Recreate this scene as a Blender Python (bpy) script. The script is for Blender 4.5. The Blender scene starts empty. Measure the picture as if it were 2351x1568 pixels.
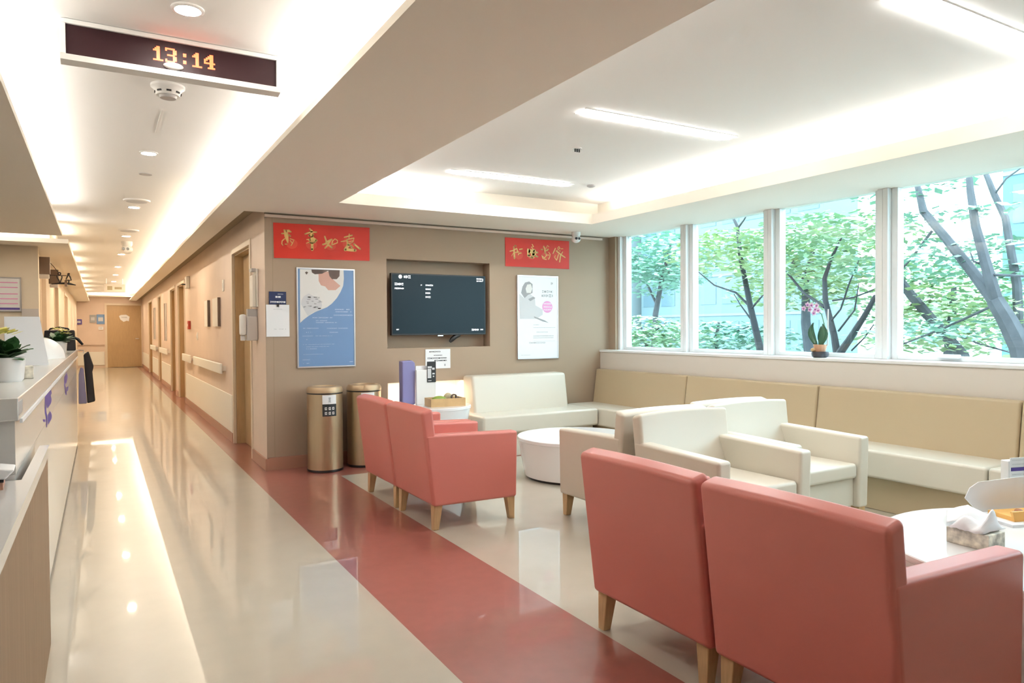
import bpy, bmesh, math, random
from mathutils import Vector, Matrix
random.seed(7)
SC = bpy.context.scene
COL = SC.collection

# ------------------------------------------------------------------ camera
F_PX, CX, CY, EYE = 1634.0, 1175.5, 784.0, 1.28
v1 = Vector((230 - CX, -(760 - CY), -F_PX)); v2 = Vector((4000 - CX, -(737 - CY), -F_PX))
AY = v1.normalized(); AX = (v2 - AY * v2.dot(AY)).normalized(); AZ = AX.cross(AY)
RW = Matrix((AX, AY, AZ))                      # camera coordinates -> world
cam_d = bpy.data.cameras.new('camera'); cam_d.sensor_width = 36.0; cam_d.sensor_fit = 'HORIZONTAL'
cam_d.lens = F_PX / 2351.0 * 36.0; cam_d.clip_start = 0.05; cam_d.clip_end = 300
cam = bpy.data.objects.new('camera', cam_d); COL.objects.link(cam)
m4 = RW.to_4x4(); m4.translation = Vector((0, 0, EYE)); cam.matrix_world = m4
SC.camera = cam

def at(u, v, axis, val):                       # a point of the place seen at a photo pixel, on a given plane
    d = RW @ Vector((u - CX, -(v - CY), -F_PX)); i = 'xyz'.index(axis)
    o = Vector((0, 0, EYE)); return o + d * ((val - o[i]) / d[i])

# ------------------------------------------------------------------ world, light, exposure
SC.view_settings.view_transform = 'Standard'; SC.view_settings.look = 'None'
SC.view_settings.gamma = 1.0; SC.view_settings.use_curve_mapping = False
SC.view_settings.exposure = 1.25
w = bpy.data.worlds.new('overcast_sky'); SC.world = w; w.use_nodes = True
bg = w.node_tree.nodes['Background']; bg.inputs[0].default_value = (0.70, 0.87, 1.0, 1); bg.inputs[1].default_value = 3.9
cy = SC.cycles
cy.max_bounces = 6; cy.diffuse_bounces = 4; cy.glossy_bounces = 2; cy.transparent_max_bounces = 10; cy.transmission_bounces = 4
cy.caustics_reflective = False; cy.caustics_refractive = False; cy.sample_clamp_indirect = 3.0
cy.use_denoising = True; cy.use_adaptive_sampling = True; cy.adaptive_threshold = 0.12; cy.adaptive_min_samples = 16

ZS, ZC = 2.345, 2.60                           # soffit underside, raised ceiling
def area(name, cx, cyy, cz, sx, sy, power, color, up=True):
    d = bpy.data.lights.new(name, 'AREA'); d.shape = 'RECTANGLE'; d.size = sx; d.size_y = sy; d.energy = power; d.color = color
    o = bpy.data.objects.new(name, d); COL.objects.link(o); o.location = (cx, cyy, cz)
    if up: o.rotation_euler = (math.pi, 0, 0)
    return o
WARM = (1.0, 0.88, 0.72); NEUT = (1.0, 0.99, 0.97)
area('cove_light_corridor_wall_side_near', 1.02, 2.6, 2.46, 0.04, 8.2, 3.6 * 8.2, NEUT)
area('cove_light_corridor_wall_side_far', 1.02, 17.5, 2.46, 0.04, 21.4, 6.5 * 21.4, WARM)
area('cove_light_corridor_desk_side', -0.47, 4.1, 2.46, 0.04, 9.0, 3.6 * 9.0, NEUT)
for k in range(8):
    area('cove_light_corridor_far_desk_side', -0.40, 10.9 + k * 2.2, 2.46, 0.04, 1.1, 0.6 * 1.1, WARM)
area('cove_light_corridor_end', 0.30, 28.42, 2.53, 1.1, 0.05, 7.0, WARM)
area('cove_light_nurse_station', -2.0, 9.87, 2.40, 2.8, 0.05, 14 * 2.8, NEUT)
area('cove_light_waiting_window_side', 4.50, 2.4, 2.475, 0.04, 6.6, 7.5 * 6.6, NEUT)
area('cove_light_waiting_far_side', 2.33, 6.04, 2.475, 1.2, 0.04, 6.0 * 1.2, NEUT)
area('cove_light_waiting_corridor_side', 1.64, 5.55, 2.475, 0.04, 0.8, 6.0 * 0.8, NEUT)
area('cove_light_waiting_corridor_side_dim', 1.64, 2.3, 2.475, 0.04, 5.6, 1.6 * 5.6, NEUT)
area('niche_light', 2.9, 6.82, 0.735, 0.80, 0.03, 2.2, (1, 0.78, 0.58), up=False)

# ------------------------------------------------------------------ materials
MATS = {}
def mat(name, col, rough=0.5, metal=0.0, spec=0.5, coat=0.0, coat_rough=0.1, noise=0.0, nscale=20.0, bump=0.0, bscale=60.0,
        emit=None, estr=0.0, stretch=None, sheen=0.0, trans=0.0):
    m = bpy.data.materials.new(name); m.use_nodes = True; nt = m.node_tree; b = nt.nodes['Principled BSDF']
    b.inputs['Base Color'].default_value = (*col, 1); b.inputs['Roughness'].default_value = rough
    b.inputs['Metallic'].default_value = metal; b.inputs['Specular IOR Level'].default_value = spec
    b.inputs['Coat Weight'].default_value = coat; b.inputs['Coat Roughness'].default_value = coat_rough
    tc = nt.nodes.new('ShaderNodeTexCoord'); mp = nt.nodes.new('ShaderNodeMapping'); nt.links.new(tc.outputs['Object'], mp.inputs[0])
    if stretch: mp.inputs['Scale'].default_value = stretch
    if noise > 0:
        n = nt.nodes.new('ShaderNodeTexNoise'); n.inputs['Scale'].default_value = nscale; n.inputs['Detail'].default_value = 4
        nt.links.new(mp.outputs[0], n.inputs['Vector'])
        r = nt.nodes.new('ShaderNodeMapRange'); r.inputs[1].default_value = 0.3; r.inputs[2].default_value = 0.7
        r.inputs[3].default_value = 1 - noise; r.inputs[4].default_value = 1 + noise
        nt.links.new(n.outputs[0], r.inputs[0])
        mx = nt.nodes.new('ShaderNodeVectorMath'); mx.operation = 'SCALE'; mx.inputs[0].default_value = col
        nt.links.new(r.outputs[0], mx.inputs['Scale']); nt.links.new(mx.outputs[0], b.inputs['Base Color'])
    if bump > 0:
        n2 = nt.nodes.new('ShaderNodeTexNoise'); n2.inputs['Scale'].default_value = bscale; n2.inputs['Detail'].default_value = 3
        nt.links.new(mp.outputs[0], n2.inputs['Vector'])
        bp = nt.nodes.new('ShaderNodeBump'); bp.inputs['Strength'].default_value = bump; bp.inputs['Distance'].default_value = 0.01
        nt.links.new(n2.outputs[0], bp.inputs['Height']); nt.links.new(bp.outputs[0], b.inputs['Normal'])
    if emit: b.inputs['Emission Color'].default_value = (*emit, 1); b.inputs['Emission Strength'].default_value = estr
    MATS[name] = m; return m

mat('tan_wall_paint', (0.38, 0.282, 0.20), 0.75, bump=0.05, bscale=150)
mat('pink_beige_laminate', (0.74, 0.58, 0.475), 0.45, noise=0.03, nscale=3)
mat('corridor_cream', (0.80, 0.70, 0.56), 0.6)
mat('ceiling_white', (0.92, 0.91, 0.885), 0.9)
mat('soffit_paint', (0.91, 0.84, 0.735), 0.85)
mat('white_trim', (0.86, 0.86, 0.86), 0.35)
mat('white_guard', (0.86, 0.82, 0.74), 0.35)
mat('window_wall', (0.71, 0.65, 0.585), 0.6)
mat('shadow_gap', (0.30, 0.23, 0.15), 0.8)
mat('floor_cream', (0.535, 0.49, 0.405), 0.31, spec=0.5, coat=0.8, coat_rough=0.025, noise=0.03, nscale=6, bump=0.004, bscale=2.0)
mat('floor_red', (0.315, 0.10, 0.078), 0.32, spec=0.5, coat=0.75, coat_rough=0.03, noise=0.06, nscale=14, bump=0.003, bscale=2.0)
mat('skirting_red', (0.42, 0.22, 0.15), 0.4)
mat('door_wood', (0.47, 0.31, 0.155), 0.4, noise=0.06, nscale=6, stretch=(8, 8, 1))
mat('door_frame', (0.74, 0.62, 0.48), 0.4)
mat('pink_vinyl', (0.60, 0.185, 0.155), 0.36, bump=0.03, bscale=300)
mat('cream_vinyl', (0.68, 0.625, 0.53), 0.34, bump=0.02, bscale=200)
mat('tan_vinyl', (0.53, 0.42, 0.275), 0.38, bump=0.02, bscale=200)
mat('leg_wood', (0.56, 0.37, 0.19), 0.4, noise=0.1, nscale=10, stretch=(10, 10, 1))
mat('table_white', (0.86, 0.86, 0.87), 0.15, coat=0.3)
mat('black_plastic', (0.015, 0.014, 0.014), 0.35)
mat('bin_champagne', (0.56, 0.42, 0.27), 0.34, metal=0.9, noise=0.04, nscale=4, stretch=(20, 20, 0.3))
mat('bin_lid', (0.46, 0.33, 0.20), 0.4, metal=0.4)
mat('alu', (0.75, 0.75, 0.77), 0.3, metal=0.7)
mat('white_plastic', (0.84, 0.83, 0.81), 0.35)
mat('grey_plastic', (0.45, 0.44, 0.44), 0.4)
mat('paper_white', (0.84, 0.84, 0.85), 0.6)
mat('print_black', (0.02, 0.02, 0.022), 0.6)
mat('print_grey', (0.35, 0.35, 0.36), 0.6)
mat('print_lightgrey', (0.62, 0.62, 0.63), 0.6)
mat('print_navy', (0.012, 0.022, 0.085), 0.5)
mat('print_blue', (0.16, 0.28, 0.50), 0.45)
mat('print_paleblue', (0.55, 0.64, 0.80), 0.45)
mat('print_cream', (0.76, 0.74, 0.71), 0.5)
mat('print_skin', (0.62, 0.36, 0.29), 0.5)
mat('print_hair', (0.10, 0.065, 0.05), 0.5)
mat('print_pink', (0.76, 0.33, 0.58), 0.5)
mat('print_purple', (0.085, 0.055, 0.27), 0.5)
mat('print_teal', (0.06, 0.20, 0.32), 0.5)
mat('banner_red', (0.62, 0.022, 0.005), 0.5)
mat('banner_red_pale', (0.68, 0.065, 0.025), 0.5)
mat('banner_gold', (0.86, 0.55, 0.18), 0.45)
mat('clock_black', (0.022, 0.006, 0.008), 0.45, spec=0.2)
mat('led_red', (0.6, 0.05, 0.02), 0.4, emit=(1.0, 0.10, 0.03), estr=2.3)
mat('led_halo', (0.12, 0.006, 0.004), 0.5, emit=(1.0, 0.03, 0.01), estr=0.22)
mat('lamp_white', (0.9, 0.9, 0.9), 0.5, emit=(1.0, 0.94, 0.86), estr=200.0)
mat('lamp_panel', (0.9, 0.9, 0.9), 0.5, emit=(1.0, 0.985, 0.96), estr=20.0)
mat('lamp_warm', (0.9, 0.9, 0.9), 0.5, emit=(1.0, 0.84, 0.62), estr=470.0)
mat('screen', (0.006, 0.010, 0.013), 0.25, spec=0.15, emit=(0.10, 0.20, 0.26), estr=0.05)
mat('screen_white', (0.8, 0.8, 0.8), 0.5, emit=(0.9, 0.96, 1.0), estr=0.8)
mat('counter_white', (0.66, 0.65, 0.63), 0.22, coat=0.3)
mat('counter_grey', (0.62, 0.58, 0.55), 0.3)
mat('desk_laminate', (0.30, 0.205, 0.135), 0.7, spec=0.08, noise=0.06, nscale=4, stretch=(6, 6, 0.5))
mat('leaf_dark', (0.035, 0.10, 0.03), 0.4)
mat('leaf_orchid', (0.045, 0.14, 0.085), 0.35)
mat('flower_yellow', (0.76, 0.70, 0.22), 0.5)
mat('flower_pink', (0.80, 0.62, 0.80), 0.5)
mat('flower_purple', (0.40, 0.09, 0.40), 0.5)
mat('stem_green', (0.12, 0.24, 0.08), 0.5)
mat('pot_terracotta', (0.60, 0.33, 0.20), 0.5)
mat('pot_dark', (0.05, 0.05, 0.06), 0.35)
mat('tray_wood', (0.55, 0.36, 0.17), 0.45, noise=0.1, nscale=12)
mat('item_green', (0.22, 0.33, 0.05), 0.5)
mat('item_khaki', (0.45, 0.38, 0.24), 0.5)
mat('holder_lilac', (0.22, 0.21, 0.42), 0.3)
mat('tissue_floral', (0.66, 0.62, 0.52), 0.5, noise=0.5, nscale=28)
mat('tissue_white', (0.88, 0.89, 0.92), 0.8)
mat('snack_yellow', (0.82, 0.45, 0.12), 0.5)
mat('snack_brown', (0.35, 0.15, 0.07), 0.6)
mat('coat_black', (0.012, 0.010, 0.012), 0.7)
mat('coat_lilac', (0.24, 0.22, 0.36), 0.7)
mat('sign_brown', (0.13, 0.085, 0.06), 0.4)
mat('red_plastic', (0.45, 0.05, 0.03), 0.4)
mat('bark', (0.075, 0.075, 0.085), 0.8, noise=0.25, nscale=9)
mat('bark_dark', (0.03, 0.03, 0.034), 0.8)
mat('leaf_a', (0.26, 0.40, 0.23), 0.6)
mat('leaf_b', (0.23, 0.40, 0.30), 0.6)
mat('leaf_c', (0.35, 0.45, 0.22), 0.6)
mat('facade_pale', (0.17, 0.235, 0.25), 0.7)
mat('facade_white', (0.24, 0.29, 0.30), 0.7)
mat('facade_aqua', (0.10, 0.21, 0.24), 0.5)
mat('facade_glass', (0.12, 0.18, 0.21), 0.2)
mat('paving', (0.30, 0.32, 0.31), 0.8)
g = bpy.data.materials.new('window_glass'); g.use_nodes = True; nt = g.node_tree; nt.nodes.clear()
o_ = nt.nodes.new('ShaderNodeOutputMaterial'); mx = nt.nodes.new('ShaderNodeMixShader'); tr = nt.nodes.new('ShaderNodeBsdfTransparent')
gl = nt.nodes.new('ShaderNodeBsdfGlossy'); lw = nt.nodes.new('ShaderNodeLayerWeight'); pw_ = nt.nodes.new('ShaderNodeMath'); pw_.operation = 'POWER'; pw_.inputs[1].default_value = 5.0; ma_ = nt.nodes.new('ShaderNodeMath'); ma_.operation = 'MULTIPLY_ADD'; ma_.inputs[1].default_value = 0.9; ma_.inputs[2].default_value = 0.04
tr.inputs[0].default_value = (0.90, 0.985, 0.98, 1); gl.inputs['Roughness'].default_value = 0.02
nt.links.new(lw.outputs['Facing'], pw_.inputs[0]); nt.links.new(pw_.outputs[0], ma_.inputs[0]); nt.links.new(ma_.outputs[0], mx.inputs[0]); nt.links.new(tr.outputs[0], mx.inputs[1]); nt.links.new(gl.outputs[0], mx.inputs[2]); nt.links.new(mx.outputs[0], o_.inputs[0])
MATS['window_glass'] = g

# ------------------------------------------------------------------ mesh helpers
class MB:
    def __init__(self): self.v = []; self.f = []
    def add(self, vs, fs):
        b = len(self.v); self.v += [tuple(p) for p in vs]; self.f += [tuple(i + b for i in f) for f in fs]; return self
    def box(self, x0, y0, z0, x1, y1, z1):
        x0, x1 = sorted((x0, x1)); y0, y1 = sorted((y0, y1)); z0, z1 = sorted((z0, z1))
        return self.add([(x0, y0, z0), (x1, y0, z0), (x1, y1, z0), (x0, y1, z0), (x0, y0, z1), (x1, y0, z1), (x1, y1, z1), (x0, y1, z1)],
                        [(3, 2, 1, 0), (4, 5, 6, 7), (0, 1, 5, 4), (1, 2, 6, 5), (2, 3, 7, 6), (3, 0, 4, 7)])
    def prism(self, prof, axis, a, b):          # prof: 2D points in the plane across axis
        n = len(prof)
        def P(p, t): return {'x': (t, p[0], p[1]), 'y': (p[0], t, p[1]), 'z': (p[0], p[1], t)}[axis]
        vs = [P(p, a) for p in prof] + [P(p, b) for p in prof]
        fs = [tuple(range(n))[::-1], tuple(range(n, 2 * n))] + [(i, (i + 1) % n, n + (i + 1) % n, n + i) for i in range(n)]
        return self.add(vs, fs)
    def lathe(self, prof, n=32, c=(0, 0, 0), cap=True):
        vs = []; fs = []
        for r, z in prof:
            for k in range(n):
                a = 2 * math.pi * k / n; vs.append((c[0] + r * math.cos(a), c[1] + r * math.sin(a), c[2] + z))
        for i in range(len(prof) - 1):
            for k in range(n): fs.append((i * n + k, i * n + (k + 1) % n, (i + 1) * n + (k + 1) % n, (i + 1) * n + k))
        if cap:
            fs.append(tuple(range(n))[::-1]); fs.append(tuple(range((len(prof) - 1) * n, len(prof) * n)))
        return self.add(vs, fs)
    def tube(self, pts, rad, n=8):
        pts = [Vector(p) for p in pts]; m = len(pts)
        if not hasattr(rad, '__len__'): rad = [rad] * m
        vs = []; fs = []; up = None
        for i, p in enumerate(pts):
            d = (pts[min(i + 1, m - 1)] - pts[max(i - 1, 0)]).normalized()
            if up is None: up = Vector((0, 0, 1)) if abs(d.z) < 0.9 else Vector((1, 0, 0))
            s = d.cross(up).normalized(); t = s.cross(d).normalized(); up = t
            for k in range(n):
                a = 2 * math.pi * k / n; vs.append(p + (s * math.cos(a) + t * math.sin(a)) * rad[i])
        for i in range(m - 1):
            for k in range(n): fs.append((i * n + k, i * n + (k + 1) % n, (i + 1) * n + (k + 1) % n, (i + 1) * n + k))
        fs.append(tuple(range(n))[::-1]); fs.append(tuple(range((m - 1) * n, m * n)))
        return self.add(vs, fs)
    def sphere(self, c, rx, ry, rz, n=16, m=10, zmin=-1.0, zmax=1.0):
        vs = []; fs = []; t0 = math.asin(zmin); t1 = math.asin(zmax)
        for i in range(m + 1):
            t = t0 + (t1 - t0) * i / m
            for k in range(n):
                a = 2 * math.pi * k / n
                vs.append((c[0] + rx * math.cos(t) * math.cos(a), c[1] + ry * math.cos(t) * math.sin(a), c[2] + rz * math.sin(t)))
        for i in range(m):
            for k in range(n): fs.append((i * n + k, i * n + (k + 1) % n, (i + 1) * n + (k + 1) % n, (i + 1) * n + k))
        fs.append(tuple(range(n))[::-1]); fs.append(tuple(range(m * n, (m + 1) * n)))
        return self.add(vs, fs)
    def rect(self, x0, z0, x1, z1, y=0.0):      # flat rectangle facing -y
        return self.add([(x0, y, z0), (x1, y, z0), (x1, y, z1), (x0, y, z1)], [(0, 1, 2, 3)])
    def plate(self, poly, y0, y1):              # outline in x,z with thickness along y
        return self.prism(poly, 'y', y0, y1)
    def build(self, name, m, parent=None, bevel=0.0, seg=3, smooth=None, recalc=True, sub=0):
        me = bpy.data.meshes.new(name); bm = bmesh.new()
        bv = [bm.verts.new(p) for p in self.v]
        for f in self.f:
            try: bm.faces.new([bv[i] for i in f])
            except ValueError: pass
        if recalc: bmesh.ops.recalc_face_normals(bm, faces=bm.faces)
        if bevel > 0:
            es = [e for e in bm.edges if len(e.link_faces) == 2 and e.calc_face_angle(0) > 0.5]
            bmesh.ops.bevel(bm, geom=es, offset=bevel, segments=seg, affect='EDGES', profile=0.5, clamp_overlap=True)
        bm.to_mesh(me); bm.free()
        me.materials.append(MATS[m])
        stuff = name.startswith(('printed_text', 'printed_letters', 'printed_lines', 'printed_bundle_pattern', 'printed_seal_text', 'printed_cover', 'screen_print'))
        o = bpy.data.objects.new(name, me); COL.objects.link(o)
        if parent is not None: o.parent = parent
        if stuff: o['kind'] = 'stuff'
        if smooth is None: smooth = bevel > 0
        if smooth:
            me.shade_smooth(); me.set_sharp_from_angle(angle=math.radians(40))
            if bevel > 0:
                wn = o.modifiers.new('weighted', 'WEIGHTED_NORMAL'); wn.keep_sharp = True
        return o

def tag(o, label, cat, group=None, kind=None):
    o['label'] = label; o['category'] = cat
    if group: o['group'] = group
    if kind: o['kind'] = kind
    return o
def thing(name, label, cat, loc=(0, 0, 0), rz=0.0, group=None, kind=None):
    o = bpy.data.objects.new(name, None); o.empty_display_size = 0.1; COL.objects.link(o)
    o.location = loc; o.rotation_euler = (0, 0, rz); return tag(o, label, cat, group, kind)
def struct(name, mb, m, label, cat, **k):
    return tag(mb.build(name, m, **k), label, cat, kind='structure')
def copy_tree(o, parent=None):
    c = o.copy(); COL.objects.link(c)
    if parent is not None: c.parent = parent
    for ch in list(o.children): copy_tree(ch, c)
    return c

def grid_wall(mb, plane, a0, a1, b0, b1, t0, t1, holes):
    """boxes of a wall across `plane`: a along the wall, b upward, t thickness; holes (a0,a1,b0,b1,depth): depth None = through"""
    As = sorted({a0, a1, *[h[0] for h in holes], *[h[1] for h in holes]}); Bs = sorted({b0, b1, *[h[2] for h in holes], *[h[3] for h in holes]})
    def bx(p0, p1, q0, q1, s0, s1):
        if plane == 'y': mb.box(p0, s0, q0, p1, s1, q1)
        else: mb.box(s0, p0, q0, s1, p1, q1)
    for i in range(len(As) - 1):
        for j in range(len(Bs) - 1):
            ca = (As[i] + As[i + 1]) / 2; cb = (Bs[j] + Bs[j + 1]) / 2
            h = next((h for h in holes if h[0] < ca < h[1] and h[2] < cb < h[3]), None)
            if h is None: bx(As[i], As[i + 1], Bs[j], Bs[j + 1], t0, t1)
            elif h[4] is not None: bx(As[i], As[i + 1], Bs[j], Bs[j + 1], t0 + h[4] * (1 if t1 > t0 else -1), t1)

# ------------------------------------------------------------------ floor
YT = 6.72; XC = 1.30; YB = -1.6; XN = -4.0; YE = 28.6; XL = -0.68; XW = 5.084; YN = 10.2
fl = struct('floor', MB().box(XN, YB, -0.1, 1.117, YE, 0.0).box(1.806, YB, -0.1, 5.42, 6.13, 0.0), 'floor_cream',
            'glossy cream vinyl floor of the corridor and waiting area', 'floor')
MB().box(1.117, YB, -0.1, 1.806, YE, 0.0).box(1.806, 6.13, -0.1, 5.42, 7.3, 0.0).build('floor_border', 'floor_red', fl)['label'] = 'brick red border band'

# ------------------------------------------------------------------ ceiling and soffits
struct('ceiling', MB().box(XN, YB, ZC, 5.43, YE + 0.3, ZC + 0.1), 'ceiling_white', 'white raised ceiling above corridor and waiting area', 'ceiling')
so = MB()
for (x0, x1, y0, y1) in [(0.90, 1.75, YB, 6.715), (1.75, 4.38, 5.92, 6.715), (4.38, 5.39, YB, 6.715), (1.75, 4.38, YB, -0.7)]: so.box(x0, y0, ZS, x1, y1, 2.38)
for (x0, x1, y0, y1) in [(1.10, 1.55, YB, 6.715), (1.55, 4.62, 6.14, 6.715), (4.62, 5.39, YB, 6.715), (1.55, 4.62, YB, -0.9)]: so.box(x0, y0, 2.38, x1, y1, ZC)
so.box(4.38, -0.7, 2.38, 4.40, 5.94, 2.445).box(1.73, 5.92, 2.38, 4.40, 5.94, 2.445).box(1.73, -0.7, 2.38, 1.75, 5.94, 2.445)
struct('ceiling_soffit_waiting', so, 'soffit_paint', 'beige lowered soffit framing the lit ceiling recess of the waiting area', 'soffit')
so = MB().box(0.90, 6.715, ZS, 1.128, YE, 2.38).box(1.115, 6.715, 2.38, 1.128, YE, ZC)
struct('ceiling_soffit_corridor_wall', so, 'soffit_paint', 'narrow beige soffit with cove light along the corridor wall with doors', 'soffit')
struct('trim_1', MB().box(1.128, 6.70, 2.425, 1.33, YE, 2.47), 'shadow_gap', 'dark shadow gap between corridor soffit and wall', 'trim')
so = MB().box(XN, YB, ZS, -0.35, 9.40, 2.38).box(XN, YB, 2.38, -0.55, 9.40, ZC)
struct('ceiling_soffit_desk', so, 'soffit_paint', 'beige soffit above the reception desk', 'soffit')
so = MB().box(XN, 9.72, 2.295, -0.305, YN, 2.345).box(XL - 0.1, YN, 2.295, -0.305, YE, 2.345).box(XN, 9.97, 2.345, -0.5, YN, ZC).box(XL - 0.1, YN, 2.345, -0.5, YE, ZC)
struct('ceiling_soffit_far', so, 'soffit_paint', 'lower beige soffit over the far left side of the corridor', 'soffit')
struct('trim_2', MB().box(-0.5, YE - 0.42, 2.46, 1.12, YE, 2.50), 'soffit_paint', 'small end soffit over the door closing the corridor', 'trim')

# ------------------------------------------------------------------ walls
tv_holes = [(2.46, 3.615, 1.091, 1.977, 0.15), (2.46, 3.335, 0.50, 0.745, 0.27)]
wm = MB(); grid_wall(wm, 'y', 1.302, 5.42, 0.0, ZC, YT, YT + 0.4, tv_holes)
wtv = struct('wall_back', wm, 'tan_wall_paint', 'tan wall with television niche and posters', 'wall')
MB().box(2.461, YT + 0.262, 0.501, 3.334, YT + 0.2695, 0.744).box(2.461, YT + 0.005, 0.501, 2.466, YT + 0.262, 0.744).box(3.329, YT + 0.005, 0.501, 3.334, YT + 0.262, 0.744).box(2.466, YT - 0.01, 0.5005, 3.329, YT + 0.262, 0.507).build('niche_lining', 'white_guard', wtv)['label'] = 'pale lining of the lit wall niche'
MB().box(1.368, YT - 0.0006, 0.1, 1.372, YT + 0.001, 2.31).build('panel_joint', 'shadow_gap', wtv)
struct('trim_3', MB().box(1.30, YT - 0.03, 2.305, 5.1, YT, 2.328), 'pink_beige_laminate', 'thin crown rail along the top of the television wall', 'trim')
doors_r = [(7.42, 8.52), (13.80, 15.05), (15.60, 16.70), (19.4, 20.4), (22.9, 24.5)]
wm = MB(); grid_wall(wm, 'x', YT + 0.002, YE, 0.0, ZC, XC, XC + 0.16, [(a, b, 0.0, 2.14, None) for a, b in doors_r])
struct('wall_right', wm, 'pink_beige_laminate', 'pinkish beige laminate corridor wall with a row of doors', 'wall')
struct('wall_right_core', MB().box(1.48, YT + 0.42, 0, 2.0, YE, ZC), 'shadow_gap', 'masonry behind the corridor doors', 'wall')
struct('wall_end', MB().box(XL - 0.3, YE, 0, 2.0, YE + 0.2, ZC), 'pink_beige_laminate', 'pink end wall of the corridor', 'wall')
doors_l = [(11.3, 12.3), (14.6, 15.8), (18.6, 20.2)]
wm = MB(); grid_wall(wm, 'x', YN + 0.08, YE, 0.0, ZC, XL, XL - 0.3, [(a, b, 0.0, 2.1, 0.10) for a, b in doors_l])
struct('wall_left', wm, 'corridor_cream', 'cream corridor wall beyond the reception desk', 'wall')
struct('wall_left_station', MB().box(XN, YN, 0, XL + 0.05, YN + 0.15, 2.33), 'corridor_cream', 'cream end wall behind the reception desk', 'wall')
struct('wall_left_far', MB().box(XN - 0.2, YB, 0, XN, YN, ZC), 'corridor_cream', 'cream back wall of the reception area', 'wall')
struct('wall_front', MB().box(XN, YB - 0.2, 0, 5.42, YB, ZC), 'tan_wall_paint', 'tan wall behind the viewer', 'wall')
wm = MB().box(XW, YB, 0, 5.42, YT, 1.0).box(5.391, YB, ZS, 5.42, YT + 0.3, ZC + 0.1).box(5.25, YB, 1.0, 5.40, 0.03, ZS)
struct('wall_window', wm, 'window_wall', 'low pale wall under the window strip', 'wall')
struct('trim_4', MB().box(XW - 0.012, YB, 1.0, 5.45, YT, 1.024), 'white_trim', 'white window sill along the whole window strip', 'sill', bevel=0.004)
struct('trim_5', MB().box(5.215, 6.60, 1.02, 5.30, YT, ZS), 'tan_wall_paint', 'narrow tan pier between wall and first window', 'trim')
# skirtings
struct('baseboard_back', MB().box(1.3105, YT - 0.018, 0, 3.2, YT + 0.01, 0.115), 'skirting_red', 'reddish brown skirting under the television wall', 'baseboard')
bb = MB(); prev = YT - 0.018
for a, b in doors_r + [(YE, YE)]:
    bb.box(XC - 0.016, prev, 0, XC + 0.01, a - 0.06, 0.105); prev = b + 0.06
struct('baseboard_right', bb, 'skirting_red', 'reddish brown skirting along the corridor doors', 'baseboard')
# wall guard and handrails on the corridor wall
for i, (a, b) in enumerate([(8.62, 13.65), (16.85, 19.3), (20.5, 22.8), (24.6, 28.4)]):
    struct('trim_%d' % (6 + i), MB().box(XC - 0.012, a, 0.107, XC + 0.004, b, 0.535), 'white_guard',
           ['white wall guard panel between the nearest two corridor doors', 'white wall guard panel after the paired corridor doors', 'white wall guard panel before the last corridor door', 'white wall guard panel beside the corridor end'][i], 'wall guard', bevel=0.004)
rails = ['long pale handrail between the two nearest corridor doors', 'short pale handrail just before the second corridor door', 'pale handrail after the paired corridor doors', 'pale handrail deep in the corridor before the last door']
for i, (a, b) in enumerate([(9.05, 11.9), (12.4, 13.6), (17.0, 19.2), (20.6, 22.7)]):
    t = thing('handrail', rails[i], 'handrail', (XC, (a + b) / 2, 0.76), group='corridor handrails')
    h = (b - a) / 2
    MB().box(-0.075, -h, 0, -0.045, h, 0.125).build('rail', 'white_guard', t, bevel=0.012)
    for s in (-1, 1): MB().box(-0.05, s * (h - 0.1) - 0.03, 0.03, 0.0, s * (h - 0.1) + 0.03, 0.09).build('bracket', 'white_guard', t)

def door(n, label, y0, y1, x, facing, height=2.14, handle=True, m='door_wood'):
    """a door in a corridor wall; facing -1 = looks toward -x"""
    t = thing('door_%d' % n, label, 'door', (x, (y0 + y1) / 2, 0), kind='structure')
    h = (y1 - y0) / 2; s = facing
    MB().box(-s * 0.11, -h + 0.031, 0.005, -s * 0.15, h - 0.031, height - 0.031).build('leaf', m, t)
    for sy in (-1, 1):
        MB().box(s * 0.012, sy * (h + 0.045), 0, -s * 0.02, sy * (h - 0.012), height + 0.045).build('casing', 'door_frame', t, bevel=0.004)
        MB().box(-s * 0.0205, sy * (h - 0.0005), 0, -s * 0.155, sy * (h - 0.03), height).build('jamb', m, t)
    MB().box(s * 0.012, -h + 0.0125, height - 0.012, -s * 0.02, h - 0.0125, height + 0.045).build('casing', 'door_frame', t, bevel=0.004)
    MB().box(-s * 0.0205, -h + 0.0305, height - 0.03, -s * 0.155, h - 0.0305, height - 0.0005).build('head', m, t)
    if handle:
        yy = -h + 0.10
        hd = MB().tube([(-s * 0.11, yy, 1.0), (-s * 0.045, yy, 1.0), (-s * 0.045, yy + 0.11, 1.0)], 0.010, 8).build('handle', 'alu', t, smooth=True)
        MB().box(-s * 0.103, yy - 0.025, 0.9, -s * 0.1095, yy + 0.025, 1.06).build('lock_plate', 'grey_plastic', hd)
    return t
dl = ['tan wooden door nearest to the corner, opposite the reception desk', 'tan wooden door after the long handrail, first of the pair', 'tan wooden door after the long handrail, second of the pair', 'narrow tan door far along the corridor wall', 'tan door nearest the corridor end']
for i, (a, b) in enumerate(doors_r): door(i + 1, dl[i], a, b, XC, -1)
dl = ['brown door on the left wall just past the reception desk', 'brown door on the left wall under the figure sign', 'brown door deepest on the left wall']
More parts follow.
